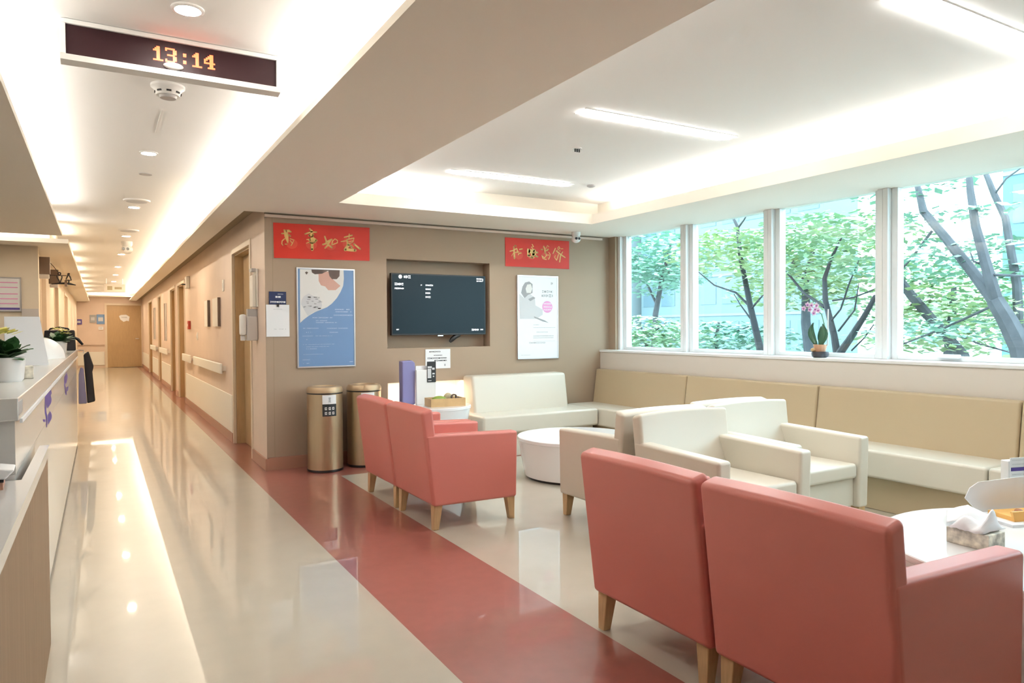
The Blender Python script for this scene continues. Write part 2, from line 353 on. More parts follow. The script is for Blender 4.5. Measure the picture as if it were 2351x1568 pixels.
for i, (a, b) in enumerate(doors_l):
    t = thing('door_%d' % (6 + i), dl[i], 'door', (XL, (a + b) / 2, 0), kind='structure'); h = (b - a) / 2
    MB().box(-0.06, -h + 0.03, 0.005, -0.095, h - 0.03, 2.07).build('leaf', 'door_wood', t)
    for sy in (-1, 1): MB().box(0.012, sy * (h + 0.045), 0, -0.098, sy * (h - 0.012), 2.145).build('jamb', 'door_frame', t)
    MB().box(0.012, -h + 0.0125, 2.088, -0.098, h - 0.0125, 2.145).build('head', 'door_frame', t)
# end door
t = thing('door_9', 'wide tan door closing the far end of the corridor', 'door', (0.74, YE, 0), kind='structure')
MB().box(-0.53, -0.03, 0.01, 0.53, -0.005, 2.18).build('leaf', 'door_wood', t)
for s in (-1, 1): MB().box(s * 0.53, -0.05, 0, s * 0.60, -0.002, 2.25).build('jamb', 'door_frame', t)
MB().box(-0.53, -0.05, 2.18, 0.53, -0.002, 2.25).build('head', 'door_frame', t)
MB().tube([(0.44, -0.03, 1.0), (0.44, -0.08, 1.0), (0.34, -0.08, 1.0)], 0.012, 8).build('handle', 'alu', t, smooth=True)
sg = MB().plate([(-0.16, 1.80), (-0.12, 1.68), (-0.02, 1.60), (0.08, 1.64), (0.14, 1.62), (0.17, 1.78), (0.06, 1.85), (-0.1, 1.84)], -0.036, -0.031).build('door_sign', 'paper_white', t)
MB().rect(-0.09, 1.73, 0.09, 1.78, -0.0365).build('print', 'print_lightgrey', sg)
struct('trim_10', MB().box(XL, YE - 0.02, 0.10, 0.12, YE, 0.56), 'white_guard', 'white wall guard panel beside the end door', 'wall guard', bevel=0.004)

# ------------------------------------------------------------------ windows
mull = [6.60, 5.525, 4.44, 3.345, 2.26, 1.17, 0.06]
wl = ['first window of the strip, beside the tan wall', 'second window of the strip, a slender tree behind it', 'third window of the strip, with the orchid on its sill',
      'fourth window of the strip, thick tree limbs behind it', 'fifth window of the strip, outside the picture edge', 'sixth window of the strip, outside the picture edge']
for i in range(6):
    ya, yb = mull[i], mull[i + 1]                                 # ya > yb
    t = thing('window_%d' % (i + 1), wl[i], 'window', (5.30, (ya + yb) / 2, 1.024), kind='structure')
    h = (ya - yb) / 2; H = ZS - 1.024
    a = 0.042
    MB().box(-0.045, h - a, 0, 0.10, h - 0.0005, H).build('frame_post', 'white_trim', t, bevel=0.004)
    MB().box(-0.045, -h + 0.0005, 0, 0.10, -h + a, H).build('frame_post', 'white_trim', t, bevel=0.004)
    s = 0.05
    for sy in (-1, 1): MB().box(0.005, sy * (h - a), 0.0, 0.085, sy * (h - a - s), H).build('sash_stile', 'white_trim', t, bevel=0.004)
    MB().box(0.005, -h + a + s, 0.0, 0.085, h - a - s, 0.035).build('sash_rail', 'white_trim', t, bevel=0.004)
    MB().box(0.04, -h + a + s, 0.035, 0.046, h - a - s, H).build('pane', 'window_glass', t)
    if i in (3,):
        hd = MB().box(-0.03, -0.02, 0.022, 0.006, 0.13, 0.05).build('handle', 'white_trim', t, bevel=0.006)

# ------------------------------------------------------------------ ceiling lamps and fittings
def linear_light(name, label, x0, x1, y):
    t = thing(name, label, 'ceiling light', ((x0 + x1) / 2, y, ZC), group='linear ceiling lights'); h = (x1 - x0) / 2
    MB().prism([(-h, 0), (-h + 0.05, -0.05), (h - 0.05, -0.05), (h, 0), (h - 0.05, 0.05), (-h + 0.05, 0.05)], 'z', -0.012, 0.0).build('diffuser', 'lamp_panel', t)
    MB().box(-h - 0.01, -0.062, -0.004, h + 0.01, -0.052, 0).box(-h - 0.01, 0.052, -0.004, h + 0.01, 0.062, 0).build('trim_ring', 'ceiling_white', t)
linear_light('linear_light', 'slim linear ceiling light nearest the television wall', 2.54, 3.76, 5.42)
linear_light('linear_light', 'slim linear ceiling light in the middle of the recess', 2.55, 3.82, 3.55)
linear_light('linear_light', 'slim linear ceiling light at the upper picture edge', 2.72, 3.98, 1.70)
pos = [3.21, 5.93, 8.59, 11.24, 13.94, 16.7, 19.1, 21.7, 24.4, 27.0]  # last two downlights are added to brighten the corridor end
ordn = ['nearest', 'second', 'third', 'fourth', 'fifth', 'sixth', 'seventh', 'eighth', 'added as ninth', 'added as tenth']
for i, y in enumerate(pos):
    t = thing('downlight', 'round recessed corridor downlight, %s along the ceiling line%s' % (ordn[i], ', next to the clock' if i == 0 else ''), 'ceiling light', (0.33, y, ZC), group='corridor downlights')
    MB().lathe([(0.049, -0.002), (0.049, -0.006)], 28).build('lens', 'lamp_white' if i < 3 else 'lamp_warm', t)
    MB().lathe([(0.064, 0.0), (0.064, -0.006), (0.058, -0.010), (0.050, -0.010), (0.050, 0.0)], 28, cap=False).build('bezel', 'white_plastic', t, smooth=True)
t = thing('smoke_detector', 'white round smoke detector on the corridor ceiling behind the clock', 'smoke detector', (0.335, 4.27, ZC))
MB().lathe([(0.085, 0), (0.085, -0.012), (0.070, -0.022), (0.058, -0.055)], 28).build('housing', 'white_plastic', t, smooth=True)
for k in range(8):
    a = k * math.pi / 4; MB().box(-0.012, -0.004, -0.0445, 0.012, 0.004, -0.036).build('vent_slot', 'black_plastic', t)
    o = t.children[-1]; o.location = (0.0625 * math.cos(a), 0.0625 * math.sin(a), 0); o.rotation_euler = (0, 0, a + math.pi / 2)
MB().lathe([(0.045, -0.055), (0.040, -0.068)], 24).build('chamber', 'grey_plastic', t, smooth=True)
t = thing('ceiling_speaker', 'flat round speaker on the corridor ceiling', 'speaker', (0.34, 8.15, ZC))
MB().lathe([(0.125, 0), (0.12, -0.012), (0.10, -0.016)], 32).build('rim', 'white_plastic', t, smooth=True)
MB().lathe([(0.098, -0.0155), (0.095, -0.018)], 32).build('grille', 'print_lightgrey', t)
t = thing('ceiling_speaker', 'flat round speaker farther along the corridor ceiling', 'speaker', (0.34, 10.6, ZC))
MB().lathe([(0.125, 0), (0.12, -0.012), (0.10, -0.016)], 32).build('rim', 'white_plastic', t, smooth=True)
MB().lathe([(0.098, -0.0155), (0.095, -0.018)], 32).build('grille', 'print_lightgrey', t)
tag(MB().box(0.335, 4.75, ZC - 0.004, 0.347, 5.30, ZC).build('access_strip', 'white_plastic'), 'thin white cover strip on the corridor ceiling behind the detector', 'cover strip')
tag(MB().lathe([(0.05, 0), (0.05, -0.006)], 20, (0.35, 6.75, ZC)).build('sensor_plate', 'grey_plastic'), 'small grey sensor plate on the ceiling past the second downlight', 'sensor')
def cctv(label, loc, s=1.0, rz=0.0):
    t = thing('security_camera', label, 'security camera', loc, rz)
    MB().lathe([(0.05 * s, 0), (0.05 * s, -0.03 * s), (0.035 * s, -0.06 * s)], 20).build('mount', 'white_plastic', t, smooth=True)
    b = MB().sphere((0, 0, -0.075 * s), 0.052 * s, 0.052 * s, 0.045 * s).build('ball', 'white_plastic', t, smooth=True)
    for k in (-1, 1): MB().lathe([(0.014 * s, 0), (0.014 * s, 0.01 * s)], 14).build('lens', 'black_plastic', b)
    for k, o in zip((-1, 1), b.children): o.location = (k * 0.018 * s - 0.012 * s, -0.045 * s, -0.075 * s); o.rotation_euler = (math.radians(90), 0, 0)
    return t
cctv('white two-lens security camera under the soffit by the television wall', (4.59, 6.50, ZS))
cctv('white two-lens security camera on the corridor ceiling', (0.36, 12.0, ZC), 1.5)
t = thing('exit_sign', 'pale lit exit sign hanging deep in the corridor', 'sign', (0.33, 20.6, ZC))
MB().box(-0.24, -0.02, -0.34, 0.24, 0.02, -0.14).build('panel', 'white_guard', t, bevel=0.005)
for s in (-1, 1): MB().tube([(s * 0.18, 0, -0.14), (s * 0.18, 0, 0)], 0.008, 6).build('hanger', 'alu', t)
MB().rect(-0.16, -0.29, -0.05, -0.19, -0.0205).rect(0.0, -0.27, 0.16, -0.21, -0.0205).build('print', 'item_khaki', t)
t = thing('sprinkler', 'small sprinkler head in the middle of the waiting ceiling', 'sprinkler', (3.05, 4.30, ZC))
MB().lathe([(0.035, 0), (0.035, -0.006)], 18).build('rosette', 'white_plastic', t)
for k in (-1, 0, 1): MB().tube([(k * 0.018, 0, -0.006), (k * 0.018, 0, -0.028)], 0.006, 6).build('pin', 'black_plastic', t)
tag(MB().lathe([(0.04, 0), (0.04, -0.01), (0.02, -0.02)], 18, (3.95, 5.35, ZC)).build('ceiling_sensor', 'grey_plastic', smooth=True), 'tiny grey ceiling sensor near the window cove', 'sensor')

# ------------------------------------------------------------------ LED clock
YK = 3.56
pTL = at(150, 54, 'y', YK); pBR = at(634, 199, 'y', YK)
kx0, kx1 = pTL.x, pBR.x; kz1 = at(150, 54, 'y', YK).z; kz0 = at(150, 124, 'y', YK).z
t = thing('led_clock', 'long black LED clock in a white frame hanging from the corridor ceiling', 'clock', ((kx0 + kx1) / 2, YK, kz0))
hw = (kx1 - kx0) / 2; hh = kz1 - kz0
MB().box(-hw, 0.0, 0, hw, 0.06, hh).build('display', 'clock_black', t)
MB().box(-hw - 0.02, -0.012, hh, hw + 0.02, 0.062, hh + 0.02).build('frame_top', 'white_plastic', t, bevel=0.003)
MB().prism([(-0.012, 0), (-0.004, -0.022), (0.05, -0.03), (0.062, 0)], 'x', -hw - 0.02, hw + 0.02).build('frame_bottom', 'white_plastic', t)
for s in (-1, 1): MB().box(s * hw, -0.012, 0, s * (hw + 0.02), 0.062, hh).build('frame_side', 'white_plastic', t, bevel=0.002)
for s in (-1, 1): MB().box(s * hw * 0.7 - 0.02, 0.02, hh + 0.02, s * hw * 0.7 + 0.02, 0.05, ZC - kz0).build('hanger', 'white_plastic', t)
G = {'1': ["..##..", ".###..", "####..", "..##..", "..##..", "..##..", "..##..", "..##..", "######"],
     '3': ["#####.", "#...##", "....##", "....##", ".####.", "....##", "....##", "#...##", "#####."],
     ':': ["..", "..", "##", "##", "..", "..", "##", "##", ".."],
     '4': ["...##.", "..###.", ".####.", "##.##.", "#..##.", "######", "...##.", "...##.", "..####"]}
def digit(ch, u0, u1, vt, vb):
    a = at(u0, vt, 'y', YK); b = at(u1, vb, 'y', YK); rows = G[ch]; nc = len(rows[0]); nr = len(rows)
    px = (b.x - a.x) / nc; pz = (a.z - b.z) / nr; ox = a.x - t.location.x; oz = a.z - kz0
    mb = MB(); hb = MB()
    for r in range(nr):
        for c in range(nc):
            if rows[r][c] == '#':
                mb.box(ox + c * px + px * 0.04, -0.002, oz - (r + 1) * pz + pz * 0.04, ox + (c + 1) * px - px * 0.04, 0.001, oz - r * pz - pz * 0.04)
    d = mb.build('digit' if ch != ':' else 'colon', 'led_red', t); d['label'] = 'glowing red ' + ('colon' if ch == ':' else 'digit ' + ch)
for ch, u0, u1, v in [('1', 351, 375, 104), ('3', 379, 406, 109), (':', 420, 428, 115), ('1', 441, 464, 120), ('4', 468, 494, 124)]: digit(ch, u0, u1, v, v + 37)
p = at(398, 153, 'y', YK); MB().sphere((p.x - t.location.x, -0.004, p.z - kz0), 0.042, 0.02, 0.016).build('receiver_dome', 'white_plastic', t, smooth=True)

# ------------------------------------------------------------------ flat print helpers
def textrow(mb, x0, x1, z, h, y, seed, gap=0.35, dens=1.0):
    r = random.Random(seed); x = x0
    while x < x1:
        w_ = h * r.uniform(0.5, 1.1); w_ = min(w_, x1 - x)
        if r.random() < dens:
            k = r.random()
            if k < 0.35: mb.rect(x, z, x + w_, z + h * 0.3, y).rect(x, z + h * 0.65, x + w_, z + h, y)
            elif k < 0.7: mb.rect(x, z, x + w_ * 0.35, z + h, y).rect(x + w_ * 0.6, z + h * 0.2, x + w_, z + h * 0.9, y)
            else: mb.rect(x, z + h * 0.1, x + w_, z + h * 0.85, y)
        x += w_ + h * gap
def ribbon(mb, pts, wd, y):
    """a brush stroke: centre line in x,z with one width, or a width per point"""
    n = len(pts)
    if not hasattr(wd, '__len__'): wd = [wd] * n
    L = []; Rr = []
    for i in range(n):
        a = pts[max(i - 1, 0)]; b = pts[min(i + 1, n - 1)]; dx, dz = b[0] - a[0], b[1] - a[1]; l = math.hypot(dx, dz) or 1
        nx, nz = -dz / l, dx / l; L.append((pts[i][0] + nx * wd[i] / 2, y, pts[i][1] + nz * wd[i] / 2)); Rr.append((pts[i][0] - nx * wd[i] / 2, y, pts[i][1] - nz * wd[i] / 2))
    mb.add(L + Rr, [(i, i + 1, n + i + 1, n + i) for i in range(n - 1)])
    for i in (0, n - 1):
        mb.add([(pts[i][0] + wd[i] / 2 * math.cos(k * math.pi / 5), y, pts[i][1] + wd[i] / 2 * math.sin(k * math.pi / 5)) for k in range(10)], [tuple(range(10))])

# ------------------------------------------------------------------ red banners with brushed characters
def banner(label, corners, origin, sc, chars, dots):
    P = [at(u, v, 'y', YT) for u, v in corners]; cx_ = sum(p.x for p in P) / 4; cz_ = sum(p.z for p in P) / 4
    t = thing('banner', label, 'banner', (cx_, YT, cz_), group='red calligraphy banners')
    sh = MB().plate([(p.x - cx_, p.z - cz_) for p in P], -0.006, -0.001).build('sheet', 'banner_red', t)
    def cv(X, Y):
        p = at(origin[0] + X / sc, origin[1] + Y / sc, 'y', YT); return (p.x - cx_, p.z - cz_)
    mpp = (P[1].x - P[0].x) / math.hypot(corners[1][0] - corners[0][0], corners[1][1] - corners[0][1]) / sc
    for ch in chars:
        mb = MB(); k = 0
        for pts, wd in ch:
            ribbon(mb, [cv(*q) for q in pts], [x * mpp for x in wd] if hasattr(wd, '__len__') else wd * mpp, -0.0066 - 0.00006 * k); k += 1
        mb.build('character', 'banner_gold', t, recalc=False)
    for X, Y, R0 in dots:
        mb = MB(); c = cv(X, Y); r = R0 * mpp; mb.add([(c[0] + r * math.cos(k * math.pi / 10), -0.0062, c[1] + r * 0.9 * math.sin(k * math.pi / 10)) for k in range(20)], [tuple(range(20))])
        mb.build('printed_ornament', 'banner_red_pale', sh, recalc=False)
wan = [([(345, 342), (430, 338)], 30), ([(395, 265), (430, 300), (445, 400), (468, 500), (476, 545)], [30, 80, 85, 45, 18]), ([(430, 290), (500, 285), (540, 305)], [60, 55, 30]),
       ([(480, 365), (522, 395)], 40), ([(410, 450), (352, 500), (345, 560), (366, 595)], 22), ([(520, 450), (605, 482), (575, 550), (545, 600)], 20), ([(525, 490), (560, 540)], 18), ([(420, 570), (455, 572)], 22)]
shi = [([(945, 240), (990, 290)], 34), ([(848, 350), (980, 308), (1088, 312)], 32), ([(985, 290), (1000, 420)], 62), ([(935, 385), (1020, 365)], 44), ([(885, 470), (945, 465)], 20),
       ([(945, 480), (1015, 460), (1090, 490)], [50, 100, 50]), ([(950, 535), (1060, 530)], 42), ([(1000, 540), (1000, 690)], 54), ([(870, 552), (945, 525)], 14)]
ru = [([(1272, 405), (1310, 520)], 34), ([(1232, 577), (1315, 555)], 36), ([(1300, 530), (1420, 470)], 40), ([(1395, 480), (1330, 600), (1278, 655)], 34), ([(1340, 580), (1425, 645)], 36),
      ([(1420, 585), (1440, 505), (1490, 457), (1545, 490), (1545, 540), (1420, 588)], 22)]
yi = [([(1800, 355), (1795, 430)], 26), ([(1695, 422), (1860, 380)], 30), ([(1625, 515), (1730, 497), (1780, 462), (1900, 440)], 22), ([(1900, 450), (1880, 520), (1800, 570)], 18),
      ([(1757, 480), (1765, 600)], 40), ([(1770, 522), (1880, 497)], 14), ([(1790, 575), (1712, 690)], 66), ([(1710, 685), (1850, 700), (1930, 705)], 60), ([(1840, 610), (1868, 665)], 40), ([(1905, 572), (2030, 672)], 40)]
banner('wide red banner with four golden brushed characters over the blue poster', [(627, 511), (848, 523), (848, 599), (629, 592)], (610, 500), 9.404, [wan, shi, ru, yi],
       [(560, 560, 120), (985, 580, 120), (1400, 600, 115), (1790, 560, 140)])
c1 = [([(440, 400), (468, 420)], 38), ([(400, 440), (410, 600), (422, 800)], [40, 50, 54]), ([(280, 580), (400, 550), (490, 490)], 30), ([(490, 490), (530, 612)], 34), ([(430, 622), (545, 600)], 30),
      ([(545, 690), (562, 650), (632, 636)], 30), ([(580, 520), (670, 505)], 30), ([(330, 730), (382, 640)], 16)]
c2 = [([(985, 365), (1030, 440), (962, 445), (992, 500), (1082, 540)], 28), ([(850, 515), (848, 720)], 50), ([(870, 570), (1060, 600)], 110), ([(990, 680), (1065, 680)], 90), ([(880, 690), (892, 740)], 50),
      ([(940, 765), (1015, 780)], 60), ([(1060, 622), (1148, 620)], 48), ([(1060, 722), (1150, 752)], 48)]
c3 = [([(1275, 520), (1318, 525)], 38), ([(1350, 430), (1390, 500), (1390, 622)], 46), ([(1430, 490), (1465, 392), (1515, 437)], 22), ([(1440, 560), (1490, 520)], 44), ([(1510, 610), (1555, 680), (1540, 760), (1505, 835)], 26),
      ([(1420, 640), (1430, 722), (1380, 790), (1300, 742)], 26), ([(1290, 710), (1320, 812), (1430, 842)], 22), ([(1440, 702), (1520, 700)], 18)]
c4 = [([(1720, 490), (1645, 652)], 30), ([(1790, 490), (1830, 425), (1870, 490)], 24), ([(1900, 502), (1960, 500)], 22), ([(1850, 490), (1790, 552)], 22), ([(1852, 565), (1868, 575)], 36), ([(1750, 570), (1900, 690), (2030, 780)], [40, 36, 26]),
      ([(1950, 600), (1910, 672)], 24), ([(1820, 680), (1760, 862)], 28), ([(1890, 690), (1855, 915)], 38), ([(1722, 720), (1690, 760), (1742, 852)], 18)]
banner('smaller red banner with four golden brushed characters over the white poster', [(1159, 545), (1306, 554), (1306, 618), (1160, 611)], (1150, 535), 13.83, [c1, c2, c3, c4],
       [(560, 700, 130), (960, 690, 140), (1400, 740, 120), (1760, 740, 110)])

# ------------------------------------------------------------------ television in its niche
p0 = at(898, 626, 'y', 6.74); p1 = at(1116, 768, 'y', 6.74)
t = thing('television', 'black wall television showing a dark menu inside the recessed niche', 'television', ((p0.x + p1.x) / 2, 6.745, p1.z))
tw = (p1.x - p0.x) / 2; th = p0.z - p1.z
MB().box(-tw, 0.0, 0, tw, 0.045, th).build('casing', 'black_plastic', t, bevel=0.004)
sc_ = MB().box(-tw + 0.012, -0.002, 0.016, tw - 0.012, 0.0, th - 0.012).build('screen', 'screen', t)
MB().box(-0.03, -0.004, -0.012, 0.03, 0.01, 0.0).build('logo_plate', 'alu', t)
MB().box(-0.15, 0.045, 0.15, 0.15, 0.12, 0.45).build('wall_mount', 'black_plastic', t)
pb = [(1055, 768), (1046, 772), (1038, 779), (1033, 785)]
MB().tube([tuple(at(u, v, 'y', 6.78) - Vector(t.location)) for u, v in pb], [0.022, 0.026, 0.024, 0.014], 10).build('cable', 'black_plastic', t, smooth=True)
mb = MB(); ys = -0.0026
def tvx(u, v): q = at(u, v, 'y', 6.743); return q.x - t.location.x, q.z - t.location.z
for (u0, v0, u1, v1, dens, seed) in [(927, 632, 943, 639, 1, 1), (906, 649, 926, 655, 1, 2), (906, 660, 927, 664, 1, 3), (977, 653, 994, 657, 1, 4), (977, 662, 989, 666, 1, 5), (977, 671, 988, 675, 1, 6), (977, 680, 989, 684, 1, 7),
                                     (1094, 639, 1109, 647, 1, 8), (1083, 755, 1099, 759, 1, 9), (1103, 755, 1109, 758, 1, 10), (910, 755, 916, 758, 1, 11), (966, 653, 969, 656, 1, 12)]:
    a = tvx(u0, v0); b = tvx(u1, v1); textrow(mb, a[0], b[0], b[1], a[1] - b[1], ys, seed, 0.22)
a = tvx(919, 635); r = 0.022
mb.add([(a[0] + (r if k % 2 else r * 0.62) * math.cos(k * math.pi / 10), ys, a[1] + (r if k % 2 else r * 0.62) * math.sin(k * math.pi / 10)) for k in range(20)], [tuple(range(20))])
mb.build('screen_print', 'screen_white', sc_, recalc=False)

# ------------------------------------------------------------------ posters and notices
def board(name, label, cat, corners, y=YT, depth=0.012, m='paper_white', frame=None):
    P = [at(u, v, 'y', y - depth) for u, v in corners]; x0 = min(P[0].x, P[3].x); x1 = (P[1].x + P[2].x) / 2; z1 = (P[0].z + P[1].z) / 2; z0 = (P[2].z + P[3].z) / 2
    t = thing(name, label, cat, ((x0 + x1) / 2, y, z0)); hw = (x1 - x0) / 2; hh = z1 - z0
    MB().box(-hw, -depth, 0, hw, -0.001, hh).build('board', m, t)
    if frame:
        for e in (-hw - 0.012, hw): MB().box(e, -depth - 0.004, -0.012, e + 0.012, -0.001, hh + 0.012).build('frame_side', frame, t)
        MB().box(-hw, -depth - 0.004, hh, hw, -0.001, hh + 0.012).build('frame_top', frame, t); MB().box(-hw, -depth - 0.004, -0.012, hw, -0.001, 0).build('frame_bottom', frame, t)
    def L(u, v): q = at(u, v, 'y', y - depth); return (q.x - (x0 + x1) / 2, q.z - z0)
    return t, hw, hh, L
def poly(mb, pts, y): mb.add([(a, y, b) for a, b in pts], [tuple(range(len(pts)))]); return mb

t, hw, hh, L = board('poster', 'tall blue poster of a woman holding a baby', 'poster', [(686, 618), (812, 620), (813, 840), (686, 840)], m='print_blue', frame='alu')
y = -0.0126
S_ = lambda X, Y: L(560 + X / 3.565, 460 + Y / 3.565)          # traced on an enlarged view
cur = [(458, 562), (815, 572), (818, 640), (812, 700), (790, 750), (760, 800), (720, 845), (680, 875), (630, 895), (580, 915), (530, 945), (490, 975), (460, 1004)]
poly(MB(), [S_(*q) for q in cur], y).build('printed_white_area', 'print_cream', t, recalc=False)
poly(MB(), [S_(*q) for q in [(610, 600), (640, 580), (700, 585), (720, 640), (790, 700), (750, 735), (690, 735), (665, 705), (630, 695), (612, 660)]], y - 0.0003).build('printed_face', 'print_skin', t, recalc=False)
mb = MB(); poly(mb, [S_(*q) for q in [(552, 566), (784, 572), (782, 620), (760, 645), (720, 645), (700, 620), (690, 575), (640, 600), (580, 605), (556, 590)]], y - 0.0006)
poly(mb, [S_(*q) for q in [(500, 590), (512, 582), (526, 590), (512, 608)]], y - 0.0006); mb.build('printed_hair', 'print_hair', t, recalc=False)
poly(MB(), [S_(*q) for q in [(470, 820), (490, 785), (530, 763), (580, 790), (630, 820), (640, 860), (620, 900), (560, 920), (525, 950), (490, 890), (468, 850)]], y - 0.0006).build('printed_bundle', 'print_lightgrey', t, recalc=False)
mb = MB(); r = random.Random(3)
for k in range(26):
    X = r.uniform(480, 625); Y = r.uniform(790, 890); a = S_(X, Y); mb.rect(a[0], a[1], a[0] + r.uniform(.012, .03), a[1] + r.uniform(.004, .010), y - 0.0009)
mb.build('printed_bundle_pattern', 'print_grey', t, recalc=False)
mb = MB()
for i, (X0, X1, Y) in enumerate([(735, 880, 893), (750, 880, 912), (735, 890, 940), (560, 725, 960), (590, 680, 985), (590, 760, 1000), (485, 610, 1047), (680, 850, 1047), (510, 560, 1080), (700, 770, 1080), (480, 720, 1110),
                                 (510, 520, 1140), (485, 740, 1178), (505, 695, 1197), (510, 600, 1215), (485, 650, 1260), (482, 540, 1305), (485, 535, 1335), (865, 892, 1320)]):
    a = S_(X0, Y + 4); b = S_(X1, Y - 4); textrow(mb, a[0], b[0], a[1], b[1] - a[1], y, 40 + i, 0.3, 0.85)
mb.build('printed_text', 'print_paleblue', t, recalc=False)

t, hw, hh, L = board('poster', 'tall white poster with a grey photo and a pink round seal', 'poster', [(1191, 635), (1279, 636), (1280, 821), (1191, 821)], depth=0.02, frame='alu')
y = -0.0206; S_ = lambda X, Y: L(860 + X / 4.198, 520 + Y / 4.198)
mb = MB(); poly(mb, [S_(*q) for q in [(1395, 650), (1440, 690), (1500, 650), (1545, 690), (1550, 760), (1620, 800), (1620, 850), (1560, 890), (1400, 890)]], y); mb.build('printed_dress', 'print_lightgrey', t, recalc=False)
mb = MB(); poly(mb, [S_(*q) for q in [(1412, 640), (1425, 580), (1450, 540), (1490, 530), (1522, 555), (1522, 640), (1480, 660), (1445, 690)]], y - 0.0003)
poly(mb, [S_(*q) for q in [(1480, 700), (1530, 675), (1550, 690), (1500, 720)]], y - 0.0003); poly(mb, [S_(*q) for q in [(1535, 865), (1640, 905), (1678, 928), (1620, 915), (1540, 880)]], y - 0.0003); mb.build('printed_veil', 'print_grey', t, recalc=False)
poly(MB(), [S_(*q) for q in [(1455, 600), (1470, 560), (1505, 555), (1520, 600), (1505, 640), (1465, 640)]], y - 0.0006).build('printed_face', 'print_cream', t, recalc=False)
mb = MB(); ang = [k * math.pi / 14 for k in range(28)]; c = S_(1665, 775); mb.add([(c[0] + .068 * math.cos(q), y - .0003, c[1] + .066 * math.sin(q)) for q in ang], [tuple(range(28))]); mb.build('printed_seal', 'print_pink', t, recalc=False)
mb = MB()
for Y in (745, 775, 803): a = S_(1630, Y + 6); b = S_(1705, Y - 6); textrow(mb, a[0], b[0], a[1], b[1] - a[1], y - .0006, Y, 0.3)
mb.build('printed_seal_text', 'paper_white', t, recalc=False)
mb = MB()
for i, (X0, X1, Y, h_) in enumerate([(1700, 1716, 550, 12), (1615, 1718, 628, 10), (1610, 1718, 668, 12), (1530, 1585, 947, 3), (1530, 1740, 973, 3), (1560, 1670, 1018, 4), (1530, 1725, 1055, 6), (1530, 1725, 1072, 5), (1530, 1740, 1104, 3), (1490, 1645, 1120, 8), (1410, 1500, 1240, 3)]):
    a = S_(X0, Y + h_); b = S_(X1, Y - h_); textrow(mb, a[0], b[0], a[1], b[1] - a[1], y, 70 + i, 0.3)
mb.build('printed_text', 'print_grey', t, recalc=False)

t, hw, hh, L = board('notice_card', 'small navy notice card above a white sheet near the wall corner', 'notice', [(618, 669), (657, 670), (657, 699), (618, 699)], depth=0.008, m='print_navy')
mb = MB(); textrow(mb, -0.02, 0.03, hh * 0.5, 0.022, -0.0086, 5, 0.2); textrow(mb, -hw * 0.85, hw * 0.9, hh * 0.12, 0.018, -0.0086, 6, 0.2); textrow(mb, 0.0, 0.05, hh * 0.78, 0.006, -0.0086, 8, 0.3); mb.build('printed_text', 'paper_white', t, recalc=False)
t, hw, hh, L = board('notice_sheet', 'white sheet clipped under the navy card', 'notice', [(611, 699), (664, 700), (665, 773), (612, 773)], depth=0.008)
MB().box(-0.008, -0.016, hh - 0.02, 0.008, -0.008, hh + 0.008).build('clip', 'black_plastic', t)
mb = MB(); textrow(mb, -0.04, 0.04, hh * 0.85, 0.006, -0.0086, 5, 0.05); textrow(mb, -0.05, 0.07, hh * 0.22, 0.01, -0.0086, 6, 0.4, 0.5); mb.build('printed_text', 'print_lightgrey', t, recalc=False)
t, hw, hh, L = board('notice_sheet', 'white notice sheet below the television', 'notice', [(977, 801), (1034, 802), (1034, 844), (977, 848)], depth=0.006)
mb = MB()
for i, (a, b, z, h_) in enumerate([(-.7, .2, .84, .012), (-.35, .35, .66, .009), (-.85, .7, .5, .015), (-.3, .7, .37, .015), (.5, .6, .13, .016)]): textrow(mb, hw * a, hw * b, hh * z, h_, -0.0066, 20 + i, 0.12)
mb.build('printed_text', 'print_black', t, recalc=False)

